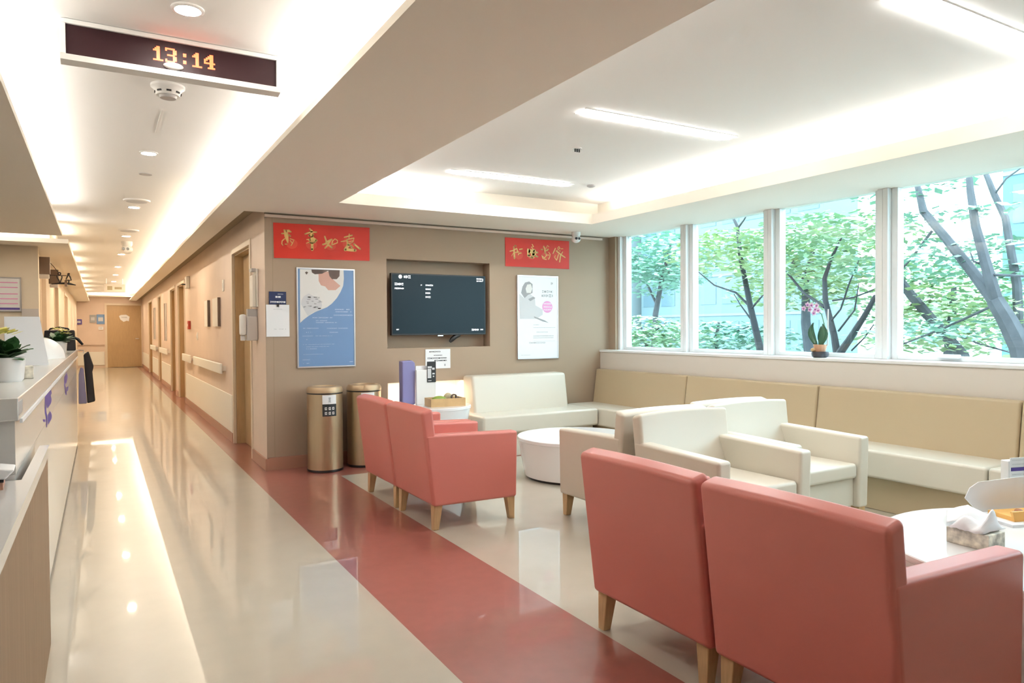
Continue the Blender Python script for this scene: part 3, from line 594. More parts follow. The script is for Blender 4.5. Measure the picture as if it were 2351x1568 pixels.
# ------------------------------------------------------------------ armchairs
def chair_master(body, name):
    t = bpy.data.objects.new(name, None); t.empty_display_size = 0.1; COL.objects.link(t)
    W_ = 0.328
    # backrest: lofted profile, bowed gently in plan
    prof = [(0.0, 0.158), (-0.072, 0.756), (0.006, 0.778), (0.026, 0.60), (0.095, 0.42), (0.095, 0.158)]
    mb = MB(); n = 10; m = len(prof); vs = []; fs = []
    for k in range(n + 1):
        yy = -W_ + 0.003 + (2 * W_ - 0.006) * k / n; q = 1 - (yy / W_) ** 2
        for (px, pz) in prof:
            z_ = pz + (0.012 * q if pz > 0.7 else 0); vs.append((px - 0.022 * q * max(0, (pz - 0.3)) / 0.45, yy, z_))
    for k in range(n):
        for i in range(m): fs.append((k * m + i, k * m + (i + 1) % m, (k + 1) * m + (i + 1) % m, (k + 1) * m + i))
    fs.append(tuple(range(m))); fs.append(tuple(range(n * m, (n + 1) * m))[::-1]); mb.add(vs, fs)
    mb.build('backrest', body, t, bevel=0.020, seg=4)
    for s in (-1, 1):
        a, b = sorted((s * W_, s * (W_ - 0.085)))
        MB().prism([(0.004, 0.156), (0.612, 0.150), (0.622, 0.594), (0.026, 0.612), (-0.046, 0.612)], 'y', a, b).build('armrest', body, t, bevel=0.018, seg=4)
    MB().box(0.098, -W_ + 0.087, 0.335, 0.606, W_ - 0.087, 0.430).build('seat_cushion', body, t, bevel=0.022, seg=3)
    MB().box(0.098, -W_ + 0.086, 0.160, 0.575, W_ - 0.086, 0.333).build('seat_base', body, t, bevel=0.006)
    for sx in (0, 1):
        for s in (-1, 1):
            x = 0.045 if sx == 0 else 0.575; yy = s * (W_ - 0.048); tp, bt = 0.030, 0.019; dx = -0.015 if sx == 0 else 0.012
            vs = [(x + dx + i * bt, yy + s * 0.006 + j * bt, 0.0) for i, j in ((-1, -1), (1, -1), (1, 1), (-1, 1))] + [(x + i * tp, yy + j * tp, 0.165) for i, j in ((-1, -1), (1, -1), (1, 1), (-1, 1))]
            MB().add(vs, [(3, 2, 1, 0), (4, 5, 6, 7), (0, 1, 5, 4), (1, 2, 6, 5), (2, 3, 7, 6), (3, 0, 4, 7)]).build('leg', 'leg_wood', t, bevel=0.004)
    return t
def place(master, first, loc, rz, label, group, wide=1.0):
    o = master if first else copy_tree(master)
    o.location = loc; o.rotation_euler = (0, 0, rz); o.scale = (1, wide, 1); tag(o, label, 'armchair', group)
pk = chair_master('pink_vinyl', 'armchair')
place(pk, True, (1.80, 4.443, 0), 0, 'pink vinyl armchair before the low drum table, showing its whole armrest side', 'pink armchairs')
place(pk, False, (1.80, 5.115, 0), 0, 'pink vinyl armchair standing right beside the metal bins', 'pink armchairs')
place(pk, False, (1.81, 2.115, 0), 0, 'pink vinyl armchair in the foreground with its left rear wooden leg fully visible', 'pink armchairs', 1.03)
place(pk, False, (1.81, 1.422, 0), 0, 'largest pink vinyl armchair, cut by the picture corner, arm beside the tissue box', 'pink armchairs', 1.03)
wc = chair_master('cream_vinyl', 'armchair')
place(wc, True, (3.06, 3.205, 0), -math.pi / 2, 'cream armchair facing the tissue box table, nearer the pink foreground chairs', 'cream armchairs', 1.1)
place(wc, False, (3.795, 3.345, 0), -math.pi / 2, 'cream armchair facing the tissue box table, beside the long window bench', 'cream armchairs', 1.1)
place(wc, False, (3.075, 3.443, 0), math.pi / 2, 'cream armchair facing the television, tan-lit outer side and wooden leg visible', 'cream armchairs', 1.1)
place(wc, False, (3.81, 3.573, 0), math.pi / 2, 'cream armchair facing the television, only its top rim visible behind others', 'cream armchairs', 1.1)

# ------------------------------------------------------------------ benches
bl = ['first window bench section, in the corner by the television wall', 'second window bench section, behind the cream armchairs', 'third window bench section, right of the cream armchairs', 'fourth window bench section, cut by the picture edge']
for i, (a, b) in enumerate([(6.70, 5.215), (5.215, 3.725), (3.725, 2.262), (2.262, 0.80)]):
    t = thing('window_bench', bl[i], 'bench', (XW, (a + b) / 2, 0), group='upholstered bench sections under the windows'); h = (a - b) / 2 - 0.003
    MB().prism([(-0.135, 0.40), (-0.08, 0.805), (-0.004, 0.805), (-0.004, 0.40)], 'y', -h, h).build('backrest', 'tan_vinyl', t, bevel=0.018)
    MB().prism([(-0.49, 0.235), (-0.485, 0.425), (-0.004, 0.425), (-0.004, 0.235)], 'y', -h, h).build('seat', 'cream_vinyl', t, bevel=0.02)
    MB().box(-0.42, -h, 0.0, -0.01, h, 0.234).build('base', 'tan_vinyl', t, bevel=0.006)
t = thing('wall_bench', 'cream upholstered bench with low back under the white poster', 'bench', (3.83, YT, 0))
MB().prism([(-0.30, 0.40), (-0.235, 0.795), (-0.02, 0.795), (-0.02, 0.40)], 'x', -0.555, 0.60).build('backrest', 'cream_vinyl', t, bevel=0.03)
MB().box(-0.63, -0.63, 0.245, 0.755, -0.02, 0.425).build('seat', 'cream_vinyl', t, bevel=0.025)
MB().box(-0.60, -0.56, 0.0, 0.73, -0.02, 0.244).build('base', 'cream_vinyl', t, bevel=0.006)

# ------------------------------------------------------------------ tables
def round_table(label, loc, rt, rb, h, grp='round white tables'):
    t = thing('round_table', label, 'table', loc, group=grp)
    MB().lathe([(rb - 0.012, 0.018), (rb, 0.022), (rt - 0.006, h - 0.03)], 64).build('drum', 'table_white', t, smooth=True)
    MB().lathe([(rt - 0.004, h - 0.030), (rt, h - 0.026), (rt, h - 0.004), (rt - 0.004, h)], 64).build('table_top', 'table_white', t, smooth=True)
    MB().lathe([(rb - 0.02, 0), (rb - 0.02, 0.018)], 48).build('kick_ring', 'black_plastic', t)
    return t
round_table('round white drum table between pink chairs and corner benches', (3.57, 5.07, 0), 0.51, 0.45, 0.35)
T2 = Vector((3.197, 1.293, 0.42)); round_table('round white drum table with tissue box and snack box', (T2.x, T2.y, 0), 0.635, 0.55, 0.42)
T3 = Vector((2.74, 6.27, 0.555)); round_table('round white table with leaflet stand before the glowing niche', (T3.x, T3.y, 0), 0.37, 0.27, 0.555)

# ------------------------------------------------------------------ bins
def bin_(label, loc, lab_u, rz):
    t = thing('metal_bin', label, 'bin', loc, rz, group='champagne metal bins'); R_ = 0.158
    MB().lathe([(R_ - 0.004, 0), (R_ + 0.003, 0.004), (R_ + 0.003, 0.022)], 48).build('foot_ring', 'black_plastic', t, smooth=True)
    MB().lathe([(R_, 0.022), (R_, 0.70)], 48).build('body', 'bin_champagne', t, smooth=True)
    MB().lathe([(R_ + 0.001, 0.70), (R_ + 0.001, 0.712)], 48).build('gasket', 'black_plastic', t, smooth=True)
    MB().lathe([(R_ + 0.004, 0.712), (R_ + 0.004, 0.735), (R_ - 0.01, 0.762), (R_ - 0.05, 0.768), (R_ - 0.06, 0.755)], 48).build('lid', 'bin_lid', t, smooth=True)
    def patch(z0, z1, a0, a1, rr, m, name):
        n = 10; vs = [(rr * math.cos(a0 + (a1 - a0) * k / n), rr * math.sin(a0 + (a1 - a0) * k / n), z) for z in (z0, z1) for k in range(n + 1)]
        return MB().add(vs, [(k, k + 1, n + 2 + k, n + 1 + k) for k in range(n)]).build(name, m, t)
    c = -math.pi / 2; hwid = 0.40
    w1 = patch(0.615, 0.695, c - hwid, c + hwid, R_ + 0.0012, 'paper_white', 'white_label')
    w2 = patch(0.505, 0.614, c - hwid, c + hwid, R_ + 0.0012, 'print_black', 'black_label')
    for r_ in range(2):
        for k in range(3):
            a = c + (k - 1) * 0.21; z = 0.575 - r_ * 0.042
            n = 3; vs = [((R_ + 0.0018) * math.cos(a - 0.06 + 0.12 * q / n), (R_ + 0.0018) * math.sin(a - 0.06 + 0.12 * q / n), z + dz) for dz in (-0.012, 0.012) for q in range(n + 1)]
            vs2 = [((R_ + 0.0022) * math.cos(a - 0.02 + 0.05 * q / n), (R_ + 0.0022) * math.sin(a - 0.02 + 0.05 * q / n), z + dz) for dz in (-0.005, 0.006) for q in range(n + 1)]
            MB().add(vs, [(q, q + 1, n + 2 + q, n + 1 + q) for q in range(n)]).build('icon', 'print_cream', w2)
            MB().add(vs2, [(q, q + 1, n + 2 + q, n + 1 + q) for q in range(n)]).build('icon_detail', 'print_black', w2)
    for k, (z, dz, da) in enumerate([(0.668, 0.006, 0.06), (0.654, 0.006, 0.05), (0.64, 0.006, 0.06), (0.626, 0.002, 0.08)]):
        n = 2; vs = [((R_ + 0.0018) * math.cos(c - da + 2 * da * q / n), (R_ + 0.0018) * math.sin(c - da + 2 * da * q / n), z + e) for e in (-dz, dz) for q in range(n + 1)]
        MB().add(vs, [(q, q + 1, n + 2 + q, n + 1 + q) for q in range(n)]).build('printed_mark', 'print_grey', w1)
bin_('champagne metal bin standing closest to the wall corner, label fully visible', (1.765, 6.47, 0), 0, 0.0)
bin_('champagne metal bin half hidden behind the pink armchair', (2.15, 6.52, 0), 0, -0.08)

# ------------------------------------------------------------------ leaflet stand and tray on the niche table
t = thing('leaflet_stand', 'lilac and white leaflet stand holding brochures on the niche table', 'leaflet stand', (T3.x - 0.09, T3.y + 0.12, T3.z), 0.03)
MB().prism([(-0.165, 0), (-0.03, 0), (-0.03, 0.40), (-0.06, 0.425), (-0.165, 0.42)], 'y', 0.0, 0.09).build('holder', 'holder_lilac', t, bevel=0.012)
MB().box(-0.035, -0.035, 0, 0.17, 0.0, 0.33).build('front_pocket', 'white_plastic', t, bevel=0.004)
bk = MB().box(-0.025, 0.004, 0.0, 0.165, 0.016, 0.37).build('brochure', 'paper_white', t)
bk = MB().box(0.075, -0.040, 0.21, 0.168, -0.0355, 0.41).build('brochure', 'print_black', t); bk['label'] = 'brochure with black cover photo'
mb = MB(); [mb.rect(*q, -0.0404) for q in [(0.08, 0.25, 0.118, 0.34), (0.08, 0.345, 0.125, 0.365), (0.128, 0.33, 0.155, 0.35), (0.13, 0.285, 0.155, 0.30), (0.135, 0.26, 0.15, 0.272), (0.085, 0.222, 0.12, 0.23)]]
mb.build('printed_cover', 'print_lightgrey', bk)
t = thing('wooden_tray', 'small wooden tray with pouches on the niche table', 'tray', (T3.x + 0.075, T3.y - 0.13, T3.z + 0.0), -0.1)
MB().box(-0.17, -0.10, 0, 0.17, 0.10, 0.012).build('tray_floor', 'tray_wood', t)
for s in (-1, 1): MB().box(-0.17, s * 0.10, 0.012, 0.17, s * 0.088, 0.075).build('long_side', 'tray_wood', t)
for s in (-1, 1): MB().box(s * 0.17, -0.087, 0.012, s * 0.158, 0.087, 0.075).build('short_side', 'tray_wood', t)
tx, ty, tz = t.location
o = MB().sphere((0, 0, 0), 0.075, 0.05, 0.04).build('snack_pouch', 'item_green', smooth=True); o.location = (tx - 0.07, ty - 0.02, tz + 0.058); tag(o, 'green pouch lying in the wooden tray', 'pouch')
o = MB().sphere((0, 0, 0), 0.045, 0.035, 0.05).build('snack_pouch', 'item_khaki', smooth=True); o.location = (tx + 0.045, ty + 0.03, tz + 0.068); tag(o, 'khaki pouch leaning up in the wooden tray', 'pouch')
t = thing('tape_roll', 'small ring roll with dark tail in the wooden tray', 'tape roll', (tx + 0.075, ty - 0.04, tz + 0.08))
MB().add(*(lambda n=20: ([(r_ * math.cos(2 * math.pi * k / n), yy, r_ * math.sin(2 * math.pi * k / n)) for yy in (-.012, .012) for r_ in (.03, .018) for k in range(n)],
     [f for k in range(n) for f in ((k, (k + 1) % n, n + (k + 1) % n, n + k), (2 * n + k, 2 * n + (k + 1) % n, 3 * n + (k + 1) % n, 3 * n + k), (k, (k + 1) % n, 2 * n + (k + 1) % n, 2 * n + k), (n + k, n + (k + 1) % n, 3 * n + (k + 1) % n, 3 * n + k))]))()).build('roll', 'print_hair', t)
MB().tube([(0.02, 0, -0.02), (0.05, 0, -0.012), (0.09, 0, -0.02)], [0.008, 0.012, 0.008], 8).build('tail', 'print_hair', t)

# ------------------------------------------------------------------ things on the tissue table
z0 = T2.z
def tab(u, v, dz=0.0): return at(u, v, 'z', z0 + dz)
a = tab(2172, 1243); b = tab(2270, 1268)
ang = math.atan2(b.y - a.y, b.x - a.x); ln = (b - a).length
t = thing('tissue_box', 'low floral tissue box on the white table by the pink chair', 'tissue box', tuple(a), ang)
wd = 0.115; hb = 0.062
MB().box(0, 0, 0, ln, wd, hb).build('carton', 'tissue_floral', t, bevel=0.003)
mb = MB(); nx, ny = 12, 10; vs = []; r = random.Random(5)
for i in range(nx + 1):
    for j in range(ny + 1):
        x = ln * (0.12 + 0.8 * i / nx); yy = -0.02 + (wd + 0.05) * j / ny; q = math.sin(math.pi * i / nx) * math.sin(math.pi * j / ny)
        vs.append((x + 0.03 * q, yy, hb + 0.004 + 0.085 * q ** 0.8 * (0.75 + 0.5 * math.sin(7 * i / nx + 4 * j / ny)) + r.uniform(0, 0.004)))
mb.add(vs, [(i * (ny + 1) + j, (i + 1) * (ny + 1) + j, (i + 1) * (ny + 1) + j + 1, i * (ny + 1) + j + 1) for i in range(nx) for j in range(ny)])
o = mb.build('tissue', 'tissue_white', t, smooth=True); o.modifiers.new('thick', 'SOLIDIFY').thickness = 0.002
# large spread napkin behind the box
mb = MB(); c0 = tab(2222, 1200); vs = []; n = 14
for i in range(n + 1):
    for j in range(n + 1):
        x = (i / n - 0.5) * 0.20; yy = (j / n - 0.5) * 0.16; d = math.hypot(x, yy)
        vs.append((x, yy, 0.004 + max(0, 0.075 - d * 0.55) + 0.006 * math.sin(30 * x + 20 * yy) ** 2))
mb.add(vs, [(i * (n + 1) + j, (i + 1) * (n + 1) + j, (i + 1) * (n + 1) + j + 1, i * (n + 1) + j + 1) for i in range(n) for j in range(n)])
o = mb.build('napkin', 'tissue_white', smooth=True); o.modifiers.new('thick', 'SOLIDIFY').thickness = 0.002; o.location = tuple(c0); o.rotation_euler = (0, 0, 0.5)
tag(o, 'crumpled white napkin on the table behind the tissue box', 'napkin')
# open snack box
c0 = tab(2385, 1205)
t = thing('snack_box', 'open white snack box with orange tray at the picture edge', 'food box', (c0.x, c0.y, z0), -0.35)
MB().box(-0.15, -0.02, 0.0, 0.22, 0.20, 0.012).build('carton_floor', 'paper_white', t)
MB().prism([(-0.10, 0.012), (0.22, 0.012), (0.22, 0.055), (-0.11, 0.055)], 'y', 0.02, 0.032).build('tray_front', 'snack_yellow', t)
MB().box(-0.10, 0.032, 0.012, 0.22, 0.16, 0.03).build('tray_filling', 'snack_yellow', t)
for k in range(6): MB().sphere((-0.05 + 0.05 * k, 0.07 + 0.03 * (k % 2), 0.036), 0.018, 0.015, 0.01, 8, 5).build('snack_piece', 'snack_brown', t, smooth=True)
MB().prism([(-0.19, 0.08), (-0.165, 0.125), (-0.12, 0.15), (0.10, 0.165), (0.24, 0.165), (0.24, 0.012), (-0.12, 0.012)], 'y', 0.19, 0.194).build('open_lid', 'paper_white', t)
MB().prism([(-0.14, -0.12), (0.22, -0.16), (0.22, -0.02), (-0.06, -0.02)], 'z', 0.002, 0.006).build('front_flap', 'paper_white', t)
c1 = tab(2372, 1156)
t = thing('brochure_holder', 'clear brochure holder with purple and teal striped leaflets beyond the snack box', 'brochure holder', (c1.x + 0.03, c1.y + 0.06, z0), -0.3)
MB().box(-0.10, -0.012, 0, 0.12, 0.03, 0.20).build('holder', 'white_plastic', t, bevel=0.004)
lf = MB().box(-0.092, -0.016, 0.02, 0.115, -0.0125, 0.215).build('leaflet', 'paper_white', t)
MB().rect(-0.088, 0.15, 0.113, 0.168, -0.0165).build('purple_stripe', 'print_purple', lf)
MB().rect(-0.088, 0.085, 0.113, 0.108, -0.0165).build('teal_stripe', 'print_teal', lf)
mb = MB(); [textrow(mb, -0.08, 0.1, z, 0.006, -0.0165, int(z * 1000), 0.2) for z in (0.13, 0.18, 0.20)]; mb.build('printed_text', 'print_lightgrey', lf)
mb = MB(); mb.rect(-0.02, 0.09, -0.014, 0.104, -0.0168).rect(-0.028, 0.09, -0.014, 0.093, -0.0168).rect(0.0, 0.09, 0.004, 0.104, -0.0168).rect(0.012, 0.09, 0.016, 0.104, -0.0168).rect(0.0, 0.09, 0.016, 0.093, -0.0168); mb.build('printed_letters', 'paper_white', lf)
# tissue on the far round table
mb = MB(); vs = []; n = 8
for i in range(n + 1):
    for j in range(n + 1):
        x = (i / n - 0.5) * 0.14; yy = (j / n - 0.5) * 0.1; vs.append((x, yy, 0.004 + 0.05 * math.exp(-(x * x + yy * yy) / 0.0015) + 0.006 * math.sin(40 * x)))
mb.add(vs, [(i * (n + 1) + j, (i + 1) * (n + 1) + j, (i + 1) * (n + 1) + j + 1, i * (n + 1) + j + 1) for i in range(n) for j in range(n)])
o = mb.build('tissue_sheet', 'tissue_white', smooth=True); o.modifiers.new('thick', 'SOLIDIFY').thickness = 0.002; o.location = (3.33, 4.83, 0.355)
tag(o, 'small white tissue on the far drum table, peeking over the cream armrest', 'tissue')

# ------------------------------------------------------------------ orchid on the sill
c = at(1883, 814, 'x', 5.17)
t = thing('potted_orchid', 'pink orchid in a terracotta pot and dark bowl on the window sill', 'orchid', (5.17, c.y, 1.024))
MB().lathe([(0.045, 0), (0.062, 0.006), (0.068, 0.03), (0.066, 0.048), (0.058, 0.05)], 28).build('bowl', 'pot_dark', t, smooth=True)
MB().lathe([(0.040, 0.045), (0.044, 0.06), (0.054, 0.105), (0.050, 0.108)], 28).build('pot', 'pot_terracotta', t, smooth=True)
MB().sphere((-0.03, 0.035, 0.062), 0.03, 0.03, 0.02, 12, 6).build('moss_clump', 'tray_wood', t, smooth=True)
for (dy, dx, ln_, wd_, lean) in [(0.05, -0.01, 0.20, 0.035, 0.35), (-0.035, -0.02, 0.19, 0.04, -0.25), (0.0, 0.02, 0.17, 0.03, 0.05)]:
    mb = MB(); n = 7; vs = []
    for k in range(n + 1):
        q = k / n; ww = wd_ * math.sin(math.pi * min(0.97, 0.12 + q * 0.85)); yy = dy * 0.4 + lean * 0.16 * math.sin(q * 2.4); z = 0.09 + ln_ * q
        vs += [(dx - 0.004, yy - ww, z), (dx + 0.012 * 1, yy, z), (dx - 0.004, yy + ww, z)]
    mb.add(vs, [f for k in range(n) for f in ((3 * k, 3 * k + 1, 3 * k + 4, 3 * k + 3), (3 * k + 1, 3 * k + 2, 3 * k + 5, 3 * k + 4))])
    o = mb.build('leaf', 'leaf_orchid', t, smooth=True); o.modifiers.new('thick', 'SOLIDIFY').thickness = 0.003
MB().tube([(0, -0.03, 0.1), (-0.005, -0.05, 0.25), (-0.01, -0.02, 0.36), (-0.02, 0.06, 0.42), (-0.03, 0.12, 0.42)], 0.004, 6).build('flower_stem', 'stem_green', t, smooth=True)
MB().tube([(0.02, -0.055, 0.1), (0.02, -0.06, 0.40)], 0.006, 6).build('support_stick', 'white_plastic', t)
r = random.Random(11)
for (yy, z) in [(0.13, 0.41), (0.10, 0.44), (0.07, 0.40), (0.05, 0.435), (0.02, 0.40), (0.00, 0.43), (-0.015, 0.39), (0.035, 0.37)]:
    mb = MB(); c3 = Vector((-0.035 + r.uniform(-0.01, 0.01), yy, z)); rot = r.uniform(0, 1)
    for k in range(5):
        a = rot + k * 2 * math.pi / 5; d = Vector((-0.15, math.cos(a), math.sin(a))); s = Vector((0, -math.sin(a), math.cos(a)))
        mb.add([c3, c3 + d * 0.014 + s * 0.010, c3 + d * 0.027, c3 + d * 0.014 - s * 0.010], [(0, 1, 2, 3)])
    o = mb.build('flower', 'flower_pink', t); o.modifiers.new('thick', 'SOLIDIFY').thickness = 0.0015
    MB().sphere(tuple(c3 + Vector((-0.006, 0, -0.002))), 0.006, 0.008, 0.007, 8, 6).build('flower_heart', 'flower_purple', o, smooth=True)

# ------------------------------------------------------------------ reception counter
XF = -0.225
t = thing('reception_counter', 'long white reception counter with purple emblems along the corridor', 'counter', (0, 0, 0))
MB().box(-0.62, 2.70, 1.0, XF, 9.45, 1.072).build('counter_top', 'counter_white', t, bevel=0.004)
MB().box(XF - 0.004, 2.78, 0.985, XF + 0.004, 9.46, 0.999).build('light_ledge', 'white_trim', t)
MB().box(-0.40, 2.72, 0.83, XF - 0.012, 9.44, 0.999).build('upper_panel', 'counter_white', t)
MB().box(-0.62, 2.703, 0.03, XF - 0.012, 9.44, 0.829).build('front_panel', 'counter_white', t)
MB().box(-0.62, 2.71, 0.0, XF - 0.02, 9.43, 0.029).build('plinth', 'black_plastic', t)
MB().box(-0.62, 2.705, 0.83, -0.401, 2.76, 0.999).build('end_panel', 'counter_grey', t)
MB().box(XF - 0.002, 2.705, 1.018, XF + 0.001, 2.83, 1.06).build('metal_plate', 'grey_plastic', t)
XE = XF - 0.0115
def emblem(polys):
    mb = MB()
    for pl in polys:
        mb.add([tuple(at(u, v, 'x', XE)) for u, v in pl], [tuple(range(len(pl)))])
    return mb.build('purple_emblem', 'print_purple', t, recalc=False)
q = lambda L: [(x / 6.53, 880 + y / 6.53) for x, y in L]
emblem([q([(680, 190), (735, 125), (765, 95), (778, 150), (760, 180), (776, 240), (770, 290), (740, 340), (712, 375), (692, 300)]), q([(674, 190), (684, 190), (700, 440), (714, 520), (706, 660), (693, 660), (690, 520), (670, 430)]),
        q([(718, 470), (755, 415), (776, 460), (776, 530), (720, 620)]), q([(640, 540), (682, 540), (682, 580), (650, 577)])])
q = lambda L: [(x / 3.92, 720 + y / 3.92) for x, y in L]
emblem([q([(576, 575), (602, 523), (610, 570), (598, 625), (580, 640)]), q([(576, 630), (588, 640), (602, 730), (590, 735)]), q([(598, 662), (616, 653), (614, 690), (598, 702)])])
# low desk in front
t = thing('low_desk', 'low beige reception desk at the picture edge', 'desk', (0, 0, 0))
MB().box(-0.95, 0.9, 0.775, -0.187, 2.698, 0.815).box(-0.2205, 2.698, 0.775, -0.187, 3.47, 0.815).build('desk_top', 'counter_white', t)
MB().box(-0.90, 0.92, 0.0, -0.193, 2.69, 0.774).build('desk_body', 'desk_laminate', t)
MB().box(-0.2195, 2.691, 0.0, -0.193, 3.46, 0.774).build('desk_return', 'desk_laminate', t)

ZT = 1.072
def flowerpot(label, u, v, s, seed, flowers):
    c = at(u, v, 'z', ZT); t = thing('potted_plant', label, 'potted plant', tuple(c), group='counter plants'); r = random.Random(seed)
    MB().lathe([(0.055 * s, 0), (0.062 * s, 0.01 * s), (0.070 * s, 0.10 * s), (0.064 * s, 0.10 * s), (0.06 * s, 0.085 * s)], 28).build('pot', 'white_plastic', t, smooth=True)
    for k in range(34):
        a = r.uniform(0, 2 * math.pi); e = r.uniform(0.25, 1.2); d = Vector((math.cos(a) * math.cos(e), math.sin(a) * math.cos(e), math.sin(e))); sd = d.cross(Vector((0, 0, 1))).normalized()
        b0 = Vector((0, 0, 0.085 * s)); L_ = r.uniform(0.09, 0.15) * s; w_ = r.uniform(0.028, 0.042) * s
        vs = []
        for i in range(6):
            qn = i / 5; ww = w_ * math.sin(math.pi * (0.08 + 0.9 * qn)); pc = b0 + d * L_ * (0.2 + 0.8 * qn) - Vector((0, 0, 1)) * 0.03 * s * qn * qn
            vs += [pc - sd * ww, pc + Vector((0, 0, 0.004 * s)), pc + sd * ww]
        o = MB().add(vs, [f for i in range(5) for f in ((3 * i, 3 * i + 1, 3 * i + 4, 3 * i + 3), (3 * i + 1, 3 * i + 2, 3 * i + 5, 3 * i + 4))]).build('leaf', 'leaf_dark', t, smooth=True)
    for (fx, fy, fz) in flowers:
        o = bpy.data.objects.new('flower', None)
        mb = MB()
        for k in range(9):
            a = k * 2.4; rr = 0.008 + 0.003 * k; cpt = Vector((fx + rr * math.cos(a), fy + rr * math.sin(a), fz - 0.0015 * k)); dd = Vector((math.cos(a), math.sin(a), 0.4)); ss = Vector((-math.sin(a), math.cos(a), 0))
            mb.add([cpt, cpt + dd * 0.016 + ss * 0.016, cpt + dd * 0.034, cpt + dd * 0.016 - ss * 0.016], [(0, 1, 2, 3)])
        mb.build('flower', 'flower_yellow', t)
    return t
flowerpot('white pot of dark green leaves with yellow flowers on the near counter end', 14, 876, 1.0, 3, [(-0.01, -0.04, 0.205), (-0.045, -0.03, 0.215), (-0.03, 0.02, 0.22), (0.0, 0.01, 0.21)])
flowerpot('white pot plant with yellow flowers farther along the counter', 132, 812, 1.15, 4, [(0.06, -0.04, 0.19), (0.045, -0.02, 0.215), (0.0, -0.02, 0.235)])
c = at(66, 838, 'z', ZT)
t = thing('table_sign', 'white tent-shaped sign standing on the counter', 'sign', tuple(c), 0.12)
for s in (-1, 1): MB().add([(-0.12, s * 0.075, 0), (0.10, s * 0.075, 0), (0.06, s * 0.008, 0.30), (-0.12, s * 0.008, 0.30), (-0.12, s * 0.075 - s * 0.006, 0), (0.10, s * 0.075 - s * 0.006, 0), (0.06, s * 0.003, 0.30), (-0.12, s * 0.003, 0.30)],
    [(0, 1, 2, 3), (4, 5, 6, 7), (0, 1, 5, 4), (1, 2, 6, 5), (2, 3, 7, 6), (3, 0, 4, 7)]).build('panel', 'paper_white', t)
c = at(58, 868, 'z', ZT)
t = thing('tissue_carton', 'small floral tissue carton between the pot and the tent sign', 'tissue box', tuple(c), 0.1)
MB().box(-0.05, -0.05, 0, 0.03, 0.05, 0.055).build('carton', 'tissue_floral', t, bevel=0.003); MB().box(-0.03, -0.015, 0.055, 0.01, 0.015, 0.057).build('slot', 'white_plastic', t)
c = at(112, 822, 'z', ZT)
t = thing('desk_lamp_dome', 'white rounded dome device on the counter before the second plant', 'device', tuple(c), 0.0)
MB().sphere((-0.05, 0.0, 0.0), 0.16, 0.2, 0.16, 24, 8, zmin=0.0).build('dome', 'white_plastic', t, smooth=True)
MB().lathe([(0.155, 0), (0.155, 0.012)], 28, (-0.05, 0, 0)).build('foot', 'counter_grey', t)
t = thing('handbag', 'black handbag at the far end of the counter', 'bag', (-0.38, 9.05, ZT))
MB().prism([(-0.15, 0), (0.15, 0), (0.14, 0.22), (-0.13, 0.22)], 'y', -0.07, 0.07).build('body', 'coat_black', t, bevel=0.012)
MB().tube([(-0.09, 0, 0.22), (-0.08, 0, 0.235), (0, 0, 0.25), (0.08, 0, 0.235), (0.09, 0, 0.22)], 0.009, 8).build('handle', 'coat_black', t, smooth=True)
MB().tube([(0.14, -0.02, 0.14), (0.17, -0.02, 0.12), (0.215, -0.02, 0.06)], [0.012, 0.016, 0.012], 8).build('strap', 'coat_black', t, smooth=True)
t = thing('hanging_coat', 'black and lilac coat hanging at the far counter end', 'coat', (XF + 0.055, 9.50, 0.45))
MB().prism([(0.0, 0.56), (0.05, 0.60), (0.10, 0.42), (0.085, 0.36), (0.11, 0.02), (0.03, 0.0)], 'y', 0.0, 0.09).build('black_panel', 'coat_black', t, bevel=0.015)
MB().prism([(-0.055, 0.0), (0.028, 0.0), (0.0, 0.40), (-0.03, 0.42), (-0.05, 0.34)], 'y', -0.02, 0.05).build('lilac_lining', 'coat_lilac', t, bevel=0.012)
MB().tube([(0.0, 0.03, 0.57), (0.0, 0.03, 0.61), (-0.05, -0.02, 0.615)], 0.006, 6).build('hook', 'alu', t)
c = at(20, 1100, 'z', 0.815)
t = thing('napkin_box', 'brown and white napkin box lying on the low desk', 'napkin box', (c.x - 0.05, min(c.y, 2.60), 0.815), 0.05)
MB().box(-0.12, -0.05, 0, 0.05, 0.06, 0.022).build('tray', 'skirting_red', t); MB().box(-0.12, -0.055, 0.0225, 0.052, 0.062, 0.028).build('gap', 'black_plastic', t)
MB().prism([(-0.12, 0.0285), (0.055, 0.0285), (0.08, 0.055), (0.03, 0.065), (-0.12, 0.06)], 'y', -0.05, 0.06).build('napkin_pack', 'paper_white', t, bevel=0.006)

